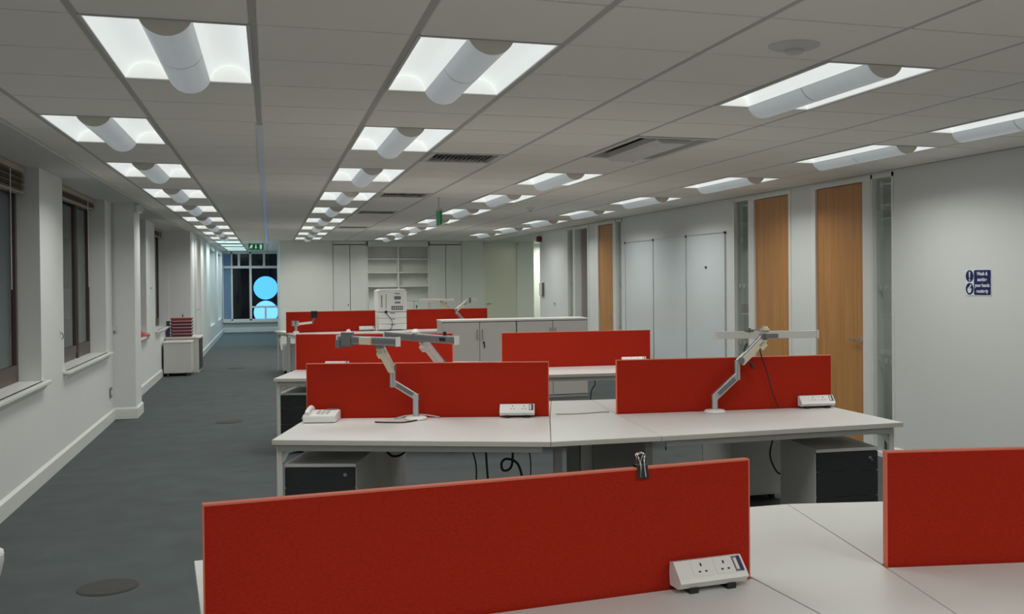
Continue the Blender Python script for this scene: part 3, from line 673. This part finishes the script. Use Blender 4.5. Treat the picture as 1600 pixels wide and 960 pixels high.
for k in range(6):
    z = .645 + k*.058
    t = thing('letter_tray', '%s red plastic letter tray in the stack on the low cupboard' % ['lowest', 'second', 'third', 'fourth', 'fifth', 'topmost'][k], 'tray', (-1.535, 19.75, z), group='red stacked letter trays')
    prof = [(-.165, 0), (.165, 0), (.19, .055), (.183, .055), (.16, .006), (-.16, .006), (-.183, .055), (-.19, .055)]
    MB().extrude(prof, 'y', -.12, .12).build('shell', M_TRAYR if k == 5 else M_TRAYD, t)
    box(-.172, .172, -.119, -.114, .004, .05).build('front', M_TRAYR if k == 5 else M_TRAYD, t)
    for x in range(-3, 4): box(x*.048-.004, x*.048+.004, -.126, -.12, .004, .05).build('rib', mat('tray_rib', (.20, .025, .04), .5), t)
    box(-.175, .175, -.124, -.118, .03, .038 if k < 5 else .055).build('front_lip', M_TRAYR if k == 5 else M_TRAYD, t)
t = thing('stapler', 'small dark item standing on top of the red tray stack', 'stationery', (-1.52, 19.75, 1.0))
box(-.008, .008, -.05, .05, 0, .05).build('body', M_TRAYD, t)
t = tag(box(-1.795, -1.745, 19.66, 19.85, .645, .93).build('document_holder', M_NAVY, bevel=.004), 'thin navy document holder standing left of the red trays', 'document holder')
t = thing('red_bag', 'small red bag lying on the sill behind the white column', 'bag', (-1.83, 16.3, SILL))
MB().lathe([(.30, 0), (.29, .03), (.20, .06), (.08, .085), (.05, .11), (.01, .12)], n=18).build('body', M_TRAYR, t, smooth=True); t.scale = (.4, 1.1, .75)

# ---- grey double cupboards behind the third row
for k, lab in enumerate(('waist high beige double door cupboard with a key, left of two', 'waist high beige double door cupboard, right of two')):
    x0 = 2.205 + k*1.03
    t = thing('low_cupboard', lab, 'cupboard', (x0+.515, 13.72, 0))
    box(-.51, .51, -.20, .22, 0, 1.075).build('body', M_CAB, t)
    box(-.515, .515, -.235, .225, 1.075, 1.10).build('top', M_PED, t, bevel=.003)
    for s in (-1, 1):
        dd = box(s*.004, s*.506, -.222, -.202, .04, 1.065).build('door', M_CAB, t, bevel=.003)
        MB().beam((s*.035, -.238, .83), (s*.035, -.238, .97), .012, .012).beam((s*.035, -.222, .835), (s*.035, -.238, .835), .01, .01).beam((s*.035, -.222, .965), (s*.035, -.238, .965), .01, .01).build('handle', M_STEELD, dd)
        if s > 0:
            MB().cyl((.055, -.222, .79), (.055, -.232, .79), .014, n=14).build('lock', M_BLACK, dd)
            if k == 0: MB().cyl((.06, -.232, .775), (.065, -.235, .72), .008, n=8).build('key', M_BLACK, dd)

# ---- printer between the far screens
t = thing('printer', 'tall white multi drawer laser printer between the farthest red screens', 'printer', (2.10, 18.62, TOP), math.radians(3))
box(-.255, .255, -.25, .25, .34, .70).build('body', M_WHITEP, t, bevel=.008)
for k in range(3):
    z = .02 + k*.105
    dr = box(-.25, .25, -.255, .25, z, z+.10).build('paper_drawer', M_WHITEP, t, bevel=.005)
    box(-.04, .04, -.259, -.254, z+.078, z+.092).build('grip', M_GREYP, dr)
MB().extrude([(-.26, .70), (.255, .70), (.235, .745), (-.20, .745), (-.26, .715)], 'y', -.25, .25).build('top_cover', M_WHITEP, t)
box(-.255, .255, -.252, -.25, .335, .338).build('seam', M_GREYP, t)
box(.03, .15, -.254, -.2505, .56, .62).build('display', M_GREYP, t)
MB().box(.04, .13, -.254, -.2505, .66, .675).box(.04, .14, -.254, -.2505, .49, .52).build('printed_label', M_GREYP, t)
for r in range(2):
    for c in range(6): box(-.02+c*.036, .004+c*.036, -.257, -.2505, .375+r*.04, .40+r*.04).build('key_button', M_BLACK, t)
MB().box(-.20, -.185, -.254, -.2505, .42, .64).box(-.12, -.112, -.254, -.2505, .40, .66).build('side_slot', M_GREYP, t)
box(-.14, -.10, -.275, -.2505, .32, .36).build('plug', M_BLACK, t)
tag(MB().tube([(1.98, 18.355, 1.07), (2.05, 18.33, .98), (2.10, 18.31, .88), (2.07, 18.30, .77), (1.97, 18.30, .742), (1.86, 18.32, .741)], .006).build('power_cable', M_CABLE), 'black cable looping down the front of the white printer', 'cable')

# ---- socket modules clipped to the desks
def socket_module(label, x, y, rz, L=.225):
    t = thing('socket_module', label, 'power socket', (x, y, TOP), rz, group='desk power sockets')
    h = L/2; prof = [(0, .016), (-.055, .016), (-.074, .036), (-.066, .046), (-.022, .088), (0, .084), (.004, .05)]
    MB().extrude(prof, 'x', -h+.006, h-.006).build('body', M_WHITEP, t)
    for s in (-1, 1):
        MB().extrude(prof, 'x', s*(h-.006), s*h).build('end_cap', M_WHITEP, t)
        box(s*(h-.05)-.014, s*(h-.05)+.014, -.06, -.01, 0, .017).build('foot', M_BLACK, t)
    d = Vector((0, .044, .042)).normalized(); nrm = Vector((0, -.69, .72)).normalized(); c = Vector((0, -.044, .067)) 
    def P(u, v, k=.001): q = c + d*v + nrm*k; return (u, q.y, q.z)
    def quad(b, u0, u1, v0, v1, k): b.add([P(u0, v0, k), P(u1, v0, k), P(u1, v1, k), P(u0, v1, k), P(u0, v0, k-.002), P(u1, v0, k-.002), P(u1, v1, k-.002), P(u0, v1, k-.002)], [(0,1,2,3),(0,4,5,1),(1,5,6,2),(2,6,7,3),(3,7,4,0)]); return b
    for u in (-.03, .045):
        pl = quad(MB(), u-.031, u+.031, -.026, .026, .0015).build('socket_plate', M_WHITEP, t)
        pin = MB(); quad(pin, u-.0025, u+.0025, .006, .016, .0022); quad(pin, u-.014, u-.007, -.014, -.009, .0022); quad(pin, u+.007, u+.014, -.014, -.009, .0022)
        pin.build('pin_hole', M_BLACK, pl)
    us = quad(MB(), h-.036, h-.010, -.024, .026, .0014).build('charging_port', M_GREYP, t)
    b = MB(); quad(b, h-.031, h-.022, -.018, .02, .0024); b.build('port_label', M_WHITEP, us)
    quad(MB(), h-.018, h-.008, -.024, .026, .0020).build('port_side', M_PURPLE, us)
    return t
socket_module('white double socket block in front of the nearest red screen', 1.232, 2.770, math.radians(4.3))
socket_module('white double socket block at the right end of the second row left screen', 1.572, 6.555, math.radians(-16), .23)
socket_module('white double socket block on the right end of the second desk row', 3.65, 6.28, math.radians(-6), .25)
socket_module('white double socket block on the right end of the third desk row', 3.66, 10.01, math.radians(-4.5), .26)
socket_module('white socket block mostly hidden behind the phone screen, third row', .66, 10.66, math.radians(-18), .24)
socket_module('white socket block left of the printer', 1.66, 18.50, math.radians(4), .27)

# ---- desk phone
t = thing('desk_phone', 'white desk phone with handset on the left second row desk', 'telephone', (.318, 6.80, TOP), math.radians(-14))
MB().extrude([(-.095, .004), (.095, .004), (.095, .062), (.06, .068), (-.088, .052), (-.095, .044)], 'x', -.105, .105).build('base', M_WHITEP, t, bevel=.006)
MB().tube([(-.078, -.085, .056), (-.08, -.05, .070), (-.08, .01, .080), (-.08, .06, .082), (-.078, .09, .070)], .016, n=12).build('handset', M_WHITEP, t, smooth=True)
MB().add([(.02, .045, .071), (.09, .045, .071), (.09, .078, .072), (.02, .078, .072), (.02, .045, .064), (.09, .045, .064), (.09, .078, .062), (.02, .078, .062)], [(0,1,2,3),(0,4,5,1),(1,5,6,2),(2,6,7,3),(3,7,4,0)]).build('display', M_GREYP, t)
for r in range(4):
    for c in range(3):
        u, v = -.015+c*.03, -.06+r*.024; z = .052+(v+.088)*.108
        box(u-.009, u+.009, v-.007, v+.007, z, z+.008).build('key_button', M_STEEL, t)
MB().tube([(-.10, -.06, .05), (-.125, -.02, .02), (-.12, .04, .012), (-.105, .08, .03)], .004).build('cord', M_CABLEG, t)

# ---- monitor arms
def knob(t, p, r=.022, m=M_CREAM):
    MB().cyl((p[0], p[1], p[2]), (p[0], p[1], p[2]+.012), r*1.25, r*1.25, n=16).cyl((p[0], p[1], p[2]+.012), (p[0], p[1], p[2]+.03), r, r*.55, n=16).build('tilt_knob', m, t, world=True)
def crossbar(t, p, q, m=M_ALUG, hgt=.052, wid=.028):
    p, q = Vector(p), Vector(q); d = (q-p).normalized()
    c = MB().beam(p, q, wid, hgt).build('crossbar', m, t, world=True, bevel=.004)
    s = d.cross(Vector((0, 0, 1)))
    if m is M_ALUG: MB().beam(p+s*(wid/2+.0015)+d*.01, q+s*(wid/2+.0015)-d*.01, .003, hgt*.55).beam(p-s*(wid/2+.0015)+d*.01, q-s*(wid/2+.0015)-d*.01, .003, hgt*.55).build('rail_channel', M_GREYP if m is M_ALUG else M_ALUG, t, world=True)
    for e, k in ((p, -1), (q, 1)): MB().beam(e, e+d*(.009*k), wid+.006, hgt+.006).build('bar_end_cap', M_WHITEP, t, world=True)
def arm(label, base, pole_top, elbow, knuckle, head, bar, barmat=None, cover=M_CREAM, w0=.042):
    t = thing('monitor_arm', label, 'monitor arm', (*base, TOP), group='monitor arms')
    MB().lathe([(.068, 0), (.074, .004), (.074, .012), (.064, .02), (.03, .024)], (base[0], base[1], TOP)).build('base', M_WHITEP, t, world=True, smooth=True)
    MB().cyl((*base, TOP+.02), (base[0], base[1], pole_top), .021).build('pole', M_ALU, t, world=True, smooth=True)
    p0 = Vector((base[0], base[1], pole_top)); p1 = Vector(elbow)
    MB().cyl(p0-Vector((0, 0, .012)), p0+Vector((0, 0, .03)), .023).build('pivot', M_ALU, t, world=True, smooth=True)
    lk = MB().beam(p0+Vector((0, 0, .012)), p1, .034, w0).build('lower_link', M_ALU, t, world=True, bevel=.005)
    dd = (p1-p0).normalized(); s = dd.cross(Vector((0, 0, 1))).normalized(); c0, c1 = p0.lerp(p1, .14)+Vector((0, 0, .011)), p0.lerp(p1, .86)
    MB().beam(c0+s*.018, c1+s*.018, .003, w0*.55).beam(c0-s*.018, c1-s*.018, .003, w0*.55).build('link_inlay', M_GREYP, t, world=True)
    k = Vector(knuckle)
    MB().cyl(p1-Vector((0, 0, .03)), Vector((p1.x, p1.y, k.z)), .021).build('knuckle', M_ALU, t, world=True, smooth=True)
    h = Vector(head); d2 = (h-k).normalized(); s2 = d2.cross(Vector((0, 0, 1))).normalized(); up = s2.cross(d2)
    MB().beam(k-d2*.02+up*.012, h+up*.010, .030, .022).build('upper_link', M_ALU, t, world=True, bevel=.004)
    MB().beam(k-d2*.01-up*.015, h-d2*.0-up*.015, .042, .046).beam(h-d2*.075-up*.036, h-d2*.02-up*.036, .042, .052).build('spring_cover', cover, t, world=True, bevel=.005)
    for e in (k, h): MB().cyl(e-s2*.024, e+s2*.024, .023).build('joint_disc', M_GREYP, t, world=True, smooth=True)
    if bar: crossbar(t, *bar, m=barmat or M_ALUG)
    return t
t = arm('monitor arm with tilted grey crossbar over the phone side of row two', (.911, 6.66), .875, (.763, 6.66, .985), (.757, 6.655, 1.085), (.660, 6.44, 1.25), ((.423, 6.648, 1.275), (.747, 6.254, 1.275)))
MB().beam((.470, 6.58, 1.235), (.470, 6.58, 1.325), .07, .05, up=(.6, .8, 0)).build('monitor_plate', M_GREYP, t, world=True, bevel=.004)
MB().beam((.415, 6.63, 1.25), (.44, 6.60, 1.25), .05, .05).build('plate_clamp', M_GREYP, t, world=True)
MB().beam((.545, 6.475, 1.275), (.605, 6.402, 1.275), .036, .045).build('bar_block', M_CREAM, t, world=True)
MB().cyl((.475, 6.55, 1.325), (.475, 6.55, 1.345), .02, .008).build('tilt_knob', M_WHITEP, t, world=True)
t = arm('monitor arm rising behind the second row left screen', (1.22, 7.12), .90, (1.17, 7.1, .99), (1.16, 7.1, 1.06), (1.0, 6.93, 1.25), ((.792, 7.316, 1.26), (1.156, 6.503, 1.26)), cover=M_WHITEP)
knob(t, (.955, 6.96, 1.287), .024, M_WHITEP)
MB().beam((1.09, 6.66, 1.262), (1.115, 6.60, 1.262), .05, .022).beam((1.10, 6.63, 1.27), (1.10, 6.63, 1.31), .02, .02).build('bar_clamp', M_BLACK, t, world=True)
t = arm('monitor arm with long straight bar in front of the wooden doors', (2.882, 6.275), .83, (3.045, 6.26, .985), (3.068, 6.26, 1.085), (3.235, 6.245, 1.245), ((2.965, 6.42, 1.252), (3.665, 6.27, 1.252)), barmat=M_STEEL, w0=.05)
knob(t, (3.30, 6.345, 1.282), .026)
MB().beam((3.16, 6.37, 1.284), (3.22, 6.36, 1.284), .03, .012).beam((3.19, 6.36, 1.27), (3.19, 6.36, 1.30), .012, .012).build('bar_clamp', M_GREYP, t, world=True)
MB().beam((3.235, 6.225, 1.25), (3.33, 6.22, 1.25), .03, .03).build('bar_bracket', M_GREYP, t, world=True)
tag(MB().tube([(3.20, 6.235, 1.19), (3.21, 6.23, 1.12), (3.27, 6.25, .98), (3.31, 6.262, .86), (3.36, 6.263, .745)], .0045).build('arm_cable', M_CABLE), 'thin black cable dropping from the bar arm across the red screen', 'cable')
tag(MB().tube([(3.13, 6.28, 1.20), (3.10, 6.27, 1.14), (3.12, 6.25, 1.08), (3.14, 6.24, 1.06)], .005).cyl((3.138, 6.242, 1.065), (3.152, 6.232, 1.03), .012).build('connector_cable', M_CABLE), 'short black video plug dangling under the bar arm', 'cable')
# far row
t = thing('monitor_arm', 'low monitor arm with square black plate, left of the printer', 'monitor arm', (.43, 18.2, TOP), group='monitor arms')
MB().lathe([(.05, 0), (.05, .03), (.02, .04)], (.43, 18.2, TOP)).build('base', M_WHITEP, t, world=True)
MB().cyl((.43, 18.2, TOP+.03), (.43, 18.2, .90), .022).cyl((.39, 18.2, .86), (.39, 18.2, .95), .03).cyl((.45, 18.2, .86), (.45, 18.2, .95), .03).build('pole', M_ALU, t, world=True, smooth=True)
MB().beam((.46, 18.2, .895), (.70, 18.15, .92), .035, .04).build('lower_link', M_WHITEP, t, world=True)
MB().beam((.70, 18.15, .90), (.74, 18.15, 1.02), .03, .03).build('upper_link', M_GREYP, t, world=True)
box(.68, .79, 18.11, 18.135, 1.0, 1.12).build('monitor_plate', M_BLACK, t, world=True, bevel=.004)
t = arm('small monitor arm standing in front of the screen right of the printer', (3.42, 18.35), .86, (3.28, 18.4, 1.04), (3.27, 18.4, 1.09), (3.46, 18.4, 1.24), ((3.45, 18.38, 1.255), (3.65, 18.36, 1.265)), barmat=M_STEEL)
MB().beam((3.52, 18.35, 1.21), (3.52, 18.35, 1.31), .03, .06).build('monitor_plate', M_GREYP, t, world=True)
t = arm('monitor arm rising behind the screen right of the printer', (3.36, 19.12), .90, (3.33, 19.1, 1.0), (3.30, 19.1, 1.05), (3.10, 19.02, 1.24), ((2.70, 19.02, 1.262), (3.33, 19.0, 1.252)), barmat=M_STEEL)

# ---- binder clip on the near screen
cx, cy = 1.037, 2.781
t = thing('binder_clip', 'black binder clip with chrome loops gripping the nearest red screen', 'clip', (cx, cy, 1.101), math.radians(4.3))
MB().add([(-.019, -.021, -.030), (.019, -.021, -.030), (.017, -.013, .007), (-.017, -.013, .007), (.017, .013, .007), (-.017, .013, .007), (.019, .021, -.030), (-.019, .021, -.030)], [(0,1,2,3),(3,2,4,5),(5,4,6,7)]).build('spring_body', M_BLACK, t)
MB().tube([(-.008, -.019, -.028), (-.006, -.016, .005), (-.009, -.008, .028), (-.012, -.006, .037), (0, -.006, .042), (.012, -.006, .037), (.009, -.008, .028), (.006, -.016, .005), (.008, -.021, -.026)], .0016, n=6).build('wire_loop', M_CHROME, t)
MB().tube([(-.008, .019, -.028), (-.006, .016, .005), (-.009, .008, .028), (-.012, .006, .037), (0, .006, .042), (.012, .006, .037), (.009, .008, .028), (.006, .016, .005), (.008, .021, -.026)], .0016, n=6).build('wire_loop', M_CHROME, t)

# ---- cables
CAB = [('black cable', 'thick black cable hanging beside the left drawer unit, second row', M_CABLE, [(.88, 6.45, .70), (.84, 6.42, .62), (.79, 6.40, .56), (.73, 6.38, .55), (.69, 6.37, .58)], .008),
       ('black cable', 'thin black cable hanging straight down under the left second row desk', M_CABLE, [(1.17, 6.1, .70), (1.175, 6.1, .62), (1.20, 6.1, .50), (1.195, 6.1, .30), (1.20, 6.1, .01)], .005),
       ('black cable', 'second black cable hanging under the left second row desk', M_CABLE, [(1.265, 6.1, .70), (1.262, 6.1, .60), (1.27, 6.1, .45), (1.29, 6.1, .2), (1.28, 6.1, .01)], .007),
       ('black cable', 'looped black cable hanging in the middle of the second row', M_CABLE, [(1.41, 6.1, .70), (1.43, 6.1, .60), (1.42, 6.1, .49), (1.37, 6.1, .47), (1.36, 6.1, .52), (1.40, 6.1, .54), (1.47, 6.1, .49), (1.5, 6.1, .3), (1.49, 6.1, .01)], .008),
       ('grey cable', 'thin dark cable hanging left of the second row wedge', M_CABLE, [(1.50, 6.1, .70), (1.53, 6.1, .60), (1.545, 6.1, .5), (1.54, 6.1, .3), (1.55, 6.1, .01)], .004),
       ('black cable', 'black cable curling down beside the right drawer unit, second row', M_CABLE, [(3.33, 6.3, .70), (3.345, 6.3, .58), (3.31, 6.3, .42), (3.36, 6.3, .30), (3.43, 6.3, .25), (3.45, 6.32, .1), (3.45, 6.33, .01)], .006),
       ('black cable', 'short thin cable under the right second row desk', M_CABLE, [(3.43, 6.3, .70), (3.43, 6.3, .6), (3.46, 6.3, .52)], .004),
       ('black cable', 'cable ending in a black plug under the second row wedge', M_CABLE, [(2.405, 6.0, .70), (2.41, 6.0, .6), (2.412, 6.0, .55)], .004),
       ('black cable', 'black cable hanging under the right third row desk', M_CABLE, [(2.64, 9.75, .70), (2.65, 9.75, .6), (2.65, 9.75, .5), (2.64, 9.75, .2), (2.64, 9.75, .01)], .007),
       ('black cable', 'bent thin cable under the right third row desk', M_CABLE, [(3.05, 9.75, .69), (3.14, 9.75, .62), (3.15, 9.75, .57), (3.11, 9.75, .5), (3.1, 9.75, .3), (3.1, 9.75, .01)], .005),
       ('cable bundle', 'black cable bundle along the rail under the right third row desk', M_CABLE, [(2.35, 9.85, .655), (2.6, 9.83, .645), (2.9, 9.82, .65), (3.2, 9.80, .645), (3.5, 9.78, .655), (3.75, 9.77, .65)], .014),
       ('arm cable', 'dark cable curving over the desk at the left arm base', M_CABLE, [(.905, 6.58, .742), (.86, 6.545, .7405), (.80, 6.52, .7405), (.72, 6.55, .7405), (.66, 6.585, .7405), (.64, 6.60, .7405)], .0045),
       ('arm cable', 'pale cable lying behind the left arm base on the second row', M_CABLEG, [(.78, 6.72, .740), (.86, 6.735, .752), (.95, 6.725, .757), (1.03, 6.695, .748), (1.07, 6.665, .740)], .005),
       ('desk cable', 'pale cable lying across the wedge gap of the second row', M_CABLEG, [(1.84, 6.56, .739), (1.92, 6.535, .739), (2.05, 6.53, .739), (2.16, 6.55, .739), (2.215, 6.54, .739)], .004)]
for nm, lab, m, pts, r in CAB: tag(MB().tube(pts, r).build(nm.replace(' ', '_'), m), lab, 'cable')
box(2.402, 2.422, 5.99, 6.01, .50, .56)
# grey cable risers and panels under the second row link
t = thing('cable_riser', 'grey metal cable riser standing under the second row wedge', 'cable riser', (1.95, 6.35, 0))
box(-.09, -.02, -.03, .03, 0, TOP-TH-.002).build('channel', M_STEELD, t); box(-.01, .08, -.03, .03, 0, TOP-TH-.002).build('cover', M_STEEL, t)
t = thing('modesty_panel', 'grey panel hanging under the second row wedge', 'panel', (2.21, 6.30, .2))
box(-.19, .19, -.008, .008, 0, TOP-TH-.255).build('sheet', M_STEELD, t)
for s in (-1, 1): box(s*.15-.03, s*.15+.03, -.03, -.008, TOP-TH-.29, TOP-TH-.206).build('hanger', M_STEEL, t)

# ---- whiteboard on the right wall
t = thing('whiteboard', 'tall three panel whiteboard on the right wall', 'whiteboard', (XR, 13.06, .35))
for k in range(3):
    a = -1.81 + k*1.2067
    box(-.012, 0, a+.01, a+1.197, .012, 1.848).build('board_panel', M_BOARD, t)
    MB().box(-.018, 0, a, a+.01, 0, 1.86).box(-.018, 0, a+1.197, a+1.2067, 0, 1.86).box(-.018, 0, a+.01, a+1.197, 0, .012).box(-.018, 0, a+.01, a+1.197, 1.848, 1.86).build('board_frame', M_ALU, t)
for k in range(4):
    y = -1.81 + k*1.2067; box(-.022, -.012, y-.02, y+.02, 1.835, 1.865).build('corner_clip', M_BLACK, t)
MB().cyl((-.012, -1.25, 1.43), (-.026, -1.25, 1.43), .016, n=14).build('magnet', M_BLACK, t)

# ---- hand washing sign on the right wall
t = thing('hand_washing_sign', 'navy and white hand washing notice on the right wall', 'sign', (XR-.002, 6.655, 1.598))
def sy(v): return -v                                  # viewer's right is -y on this wall
box(-.002, .0, -.152, .152, -.104, .104).build('backing', M_SIGNW, t)
def rrect(x0, x1, z0, z1, r, n=5):
    out = []
    for cx_, cz_, a0 in ((x1-r, z1-r, 0), (x0+r, z1-r, 90), (x0+r, z0+r, 180), (x1-r, z0+r, 270)):
        for k in range(n+1): a = math.radians(a0+90*k/n); out.append((cx_+r*math.cos(a), cz_+r*math.sin(a)))
    return out
def plate(pts, dx, m, name, par):
    n = len(pts); b = MB().add([(-dx, -u, v) for u, v in pts] + [(-dx+.001, -u, v) for u, v in pts], [tuple(range(n)), tuple(range(2*n-1, n-1, -1))] + [(i, n+i, n+(i+1) % n, (i+1) % n) for i in range(n)])
    return b.build(name, m, par)
pn = plate(rrect(-.048, .146, -.098, .098, .012), .0032, M_SIGNB, 'text_panel', t)
def disc(cx_, cz_, r, n=28): return [(cx_+r*math.cos(2*math.pi*k/n), cz_+r*math.sin(2*math.pi*k/n)) for k in range(n)]
d1 = plate(disc(-.10, .051, .047), .0032, M_SIGNB, 'warning_disc', t)
plate([(-.109, .085), (-.091, .085), (-.095, .035), (-.105, .035)], .0042, M_SIGNW, 'exclamation_bar', d1)
plate(disc(-.10, .020, .008, 14), .0042, M_SIGNW, 'exclamation_dot', d1)
d2 = plate(disc(-.10, -.051, .047), .0032, M_SIGNB, 'hand_disc', t)
plate([(-.122, -.075), (-.105, -.086), (-.085, -.078), (-.078, -.055), (-.082, -.043), (-.10, -.05), (-.118, -.042), (-.126, -.055)], .0042, M_SIGNW, 'palm_pictogram', d2)
plate([(-.118, -.040), (-.098, -.046), (-.078, -.022), (-.088, -.014), (-.098, -.030)], .0042, M_SIGNW, 'finger_pictogram', d2)
def text_mesh(body, size, name, m, parent, loc, rot):
    cu = bpy.data.curves.new(name, 'FONT'); cu.body = body; cu.size = size; cu.align_x = 'CENTER'; cu.align_y = 'CENTER'; cu.extrude = .0004; cu.offset = .0012
    ob = bpy.data.objects.new(name, cu); COL.objects.link(ob)
    bpy.context.view_layer.update()
    me = bpy.data.meshes.new_from_object(ob.evaluated_get(bpy.context.evaluated_depsgraph_get())); bpy.data.objects.remove(ob)
    me.materials.clear(); me.materials.append(m)
    o = bpy.data.objects.new(name, me); COL.objects.link(o); o.parent = parent; o.location = loc; o.rotation_euler = rot
    return o
for k, s in enumerate(('Wash &', 'sanitise', 'your hands', 'routinely')):
    text_mesh(s, .038, 'text_line', M_SIGNW, pn, (-.0040, -.049, .068-.0455*k), (math.radians(90), 0, math.radians(-90)))

# ---- small fittings on the walls
t = thing('fire_alarm_sounder', 'round dark red fire alarm sounder high on the right wall end', 'alarm', (XR, 20.0, 2.46))
MB().cyl((0, 0, 0), (-.03, 0, 0), .055).build('base', M_BLACK, t, smooth=True); MB().cyl((-.03, 0, 0), (-.10, 0, 0), .065, .055).build('horn', M_SOUND, t, smooth=True)
t = thing('door_entry_handset', 'white wall box with dark edges on the far right wall', 'wall box', (XR, 19.92, 1.31))
box(-.05, 0, -.11, .11, 0, .25).build('body', M_WHITEP, t, bevel=.01); box(-.052, -.01, -.13, -.112, -.02, .26).build('side_rail', M_GREYP, t)
t = thing('light_switch', 'small white light switch on the far right wall', 'switch', (XR, 19.0, 1.16))
box(-.012, 0, -.045, .045, -.045, .045).build('plate', M_WHITEP, t, bevel=.003); box(-.02, -.012, -.015, .015, -.02, .02).build('rocker', M_GREYP, t)
t = thing('motion_sensor', 'white box motion sensor at the top of the left column', 'sensor', (-1.558, 13.45, 2.50))
box(0, .05, -.13, .13, 0, .10).build('body', M_WHITEP, t, bevel=.006); box(.05, .075, -.02, .05, .02, .07).build('lens', M_WHITEP, t)
t = thing('wall_socket', 'dark faced wall socket low on the left wall by the column', 'socket', (XL, 12.98, .29))
box(0, .012, -.075, .075, 0, .12).build('plate', M_GREYP, t, bevel=.003); box(.012, .02, -.03, .03, .03, .09).build('insert', M_WHITEP, t)
t = thing('cable_conduit', 'thin white cable conduit with small box in the column corner', 'conduit', (-1.79, 13.262, 1.10))
box(-.012, .008, -.012, .004, 0, CZ-1.10).build('conduit', M_PLAST, t); box(-.014, .028, -.024, .004, -.05, .02).build('end_box', M_PLAST, t); box(-.008, .016, -.026, -.0245, -.048, -.034).build('switch_gap', M_GREYP, t)
t = thing('wall_hook', 'small metal hook on the white pier between the near windows', 'hook', (XL, 10.06, 1.15))
MB().tube([(0, 0, .05), (.02, 0, .045), (.025, 0, .01), (.012, 0, -.005)], .004).build('hook', M_GREYP, t); box(0, .004, -.012, .012, .02, .07).build('hook_plate', M_CHROME, t)
t = thing('wall_hook', 'tiny dark screw hook on the pier past the column', 'hook', (XL, 17.35, 1.55))
MB().cyl((0, 0, 0), (.012, 0, 0), .012, n=10).build('head', M_GREYP, t)
# cupboard door with lever set in the stepped wall
t = thing('door_6', 'flush white door with lever in the stepped wall past the cupboards', 'door', (XF, 22.2, 0), kind='structure')
box(0, .012, -.75, .75, .15, 2.50).build('door_leaf', M_WALL, t); MB().box(0, .02, -.80, -.75, .15, 2.55).box(0, .02, .75, .8, .15, 2.55).box(0, .02, -.75, .75, 2.5, 2.55).build('door_frame', M_PLAST, t)
MB().cyl((.012, -.62, 1.08), (.06, -.62, 1.08), .012, n=10).cyl((.058, -.62, 1.08), (.058, -.48, 1.08), .011, n=10).build('lever_handle', M_CHROME, t)
# floor box lids
for x, y, lab in ((-.855, 5.975, 'nearest round dark floor box lid in the carpet aisle'), (-.468, 12.55, 'middle round dark floor box lid in the carpet aisle'), (-.62, 20.15, 'farthest round dark floor box lid in the carpet aisle')):
    t = thing('floor_box', lab, 'floor box', (x, y, 0), group='round floor boxes')
    MB().lathe([(.155, 0), (.155, .003), (.15, .005)], n=40).build('rim', M_STEELD if 0 else M_LID, t); MB().lathe([(.143, .005), (.143, .0065)], n=40).build('lid', M_LID, t)
# white tub at the left border
t = thing('waste_tub', 'low white rounded tub cut off by the left edge of the photo', 'tub', (-1.57, 6.26, 0))
MB().lathe([(.10, 0), (.115, .004), (.135, .05), (.15, .12), (.15, .16), (.14, .17)], n=40).build('body', M_WHITEP, t, smooth=True); MB().lathe([(.14, .168), (.148, .173), (.135, .175)], n=40).build('rim', M_WHITEP, t)
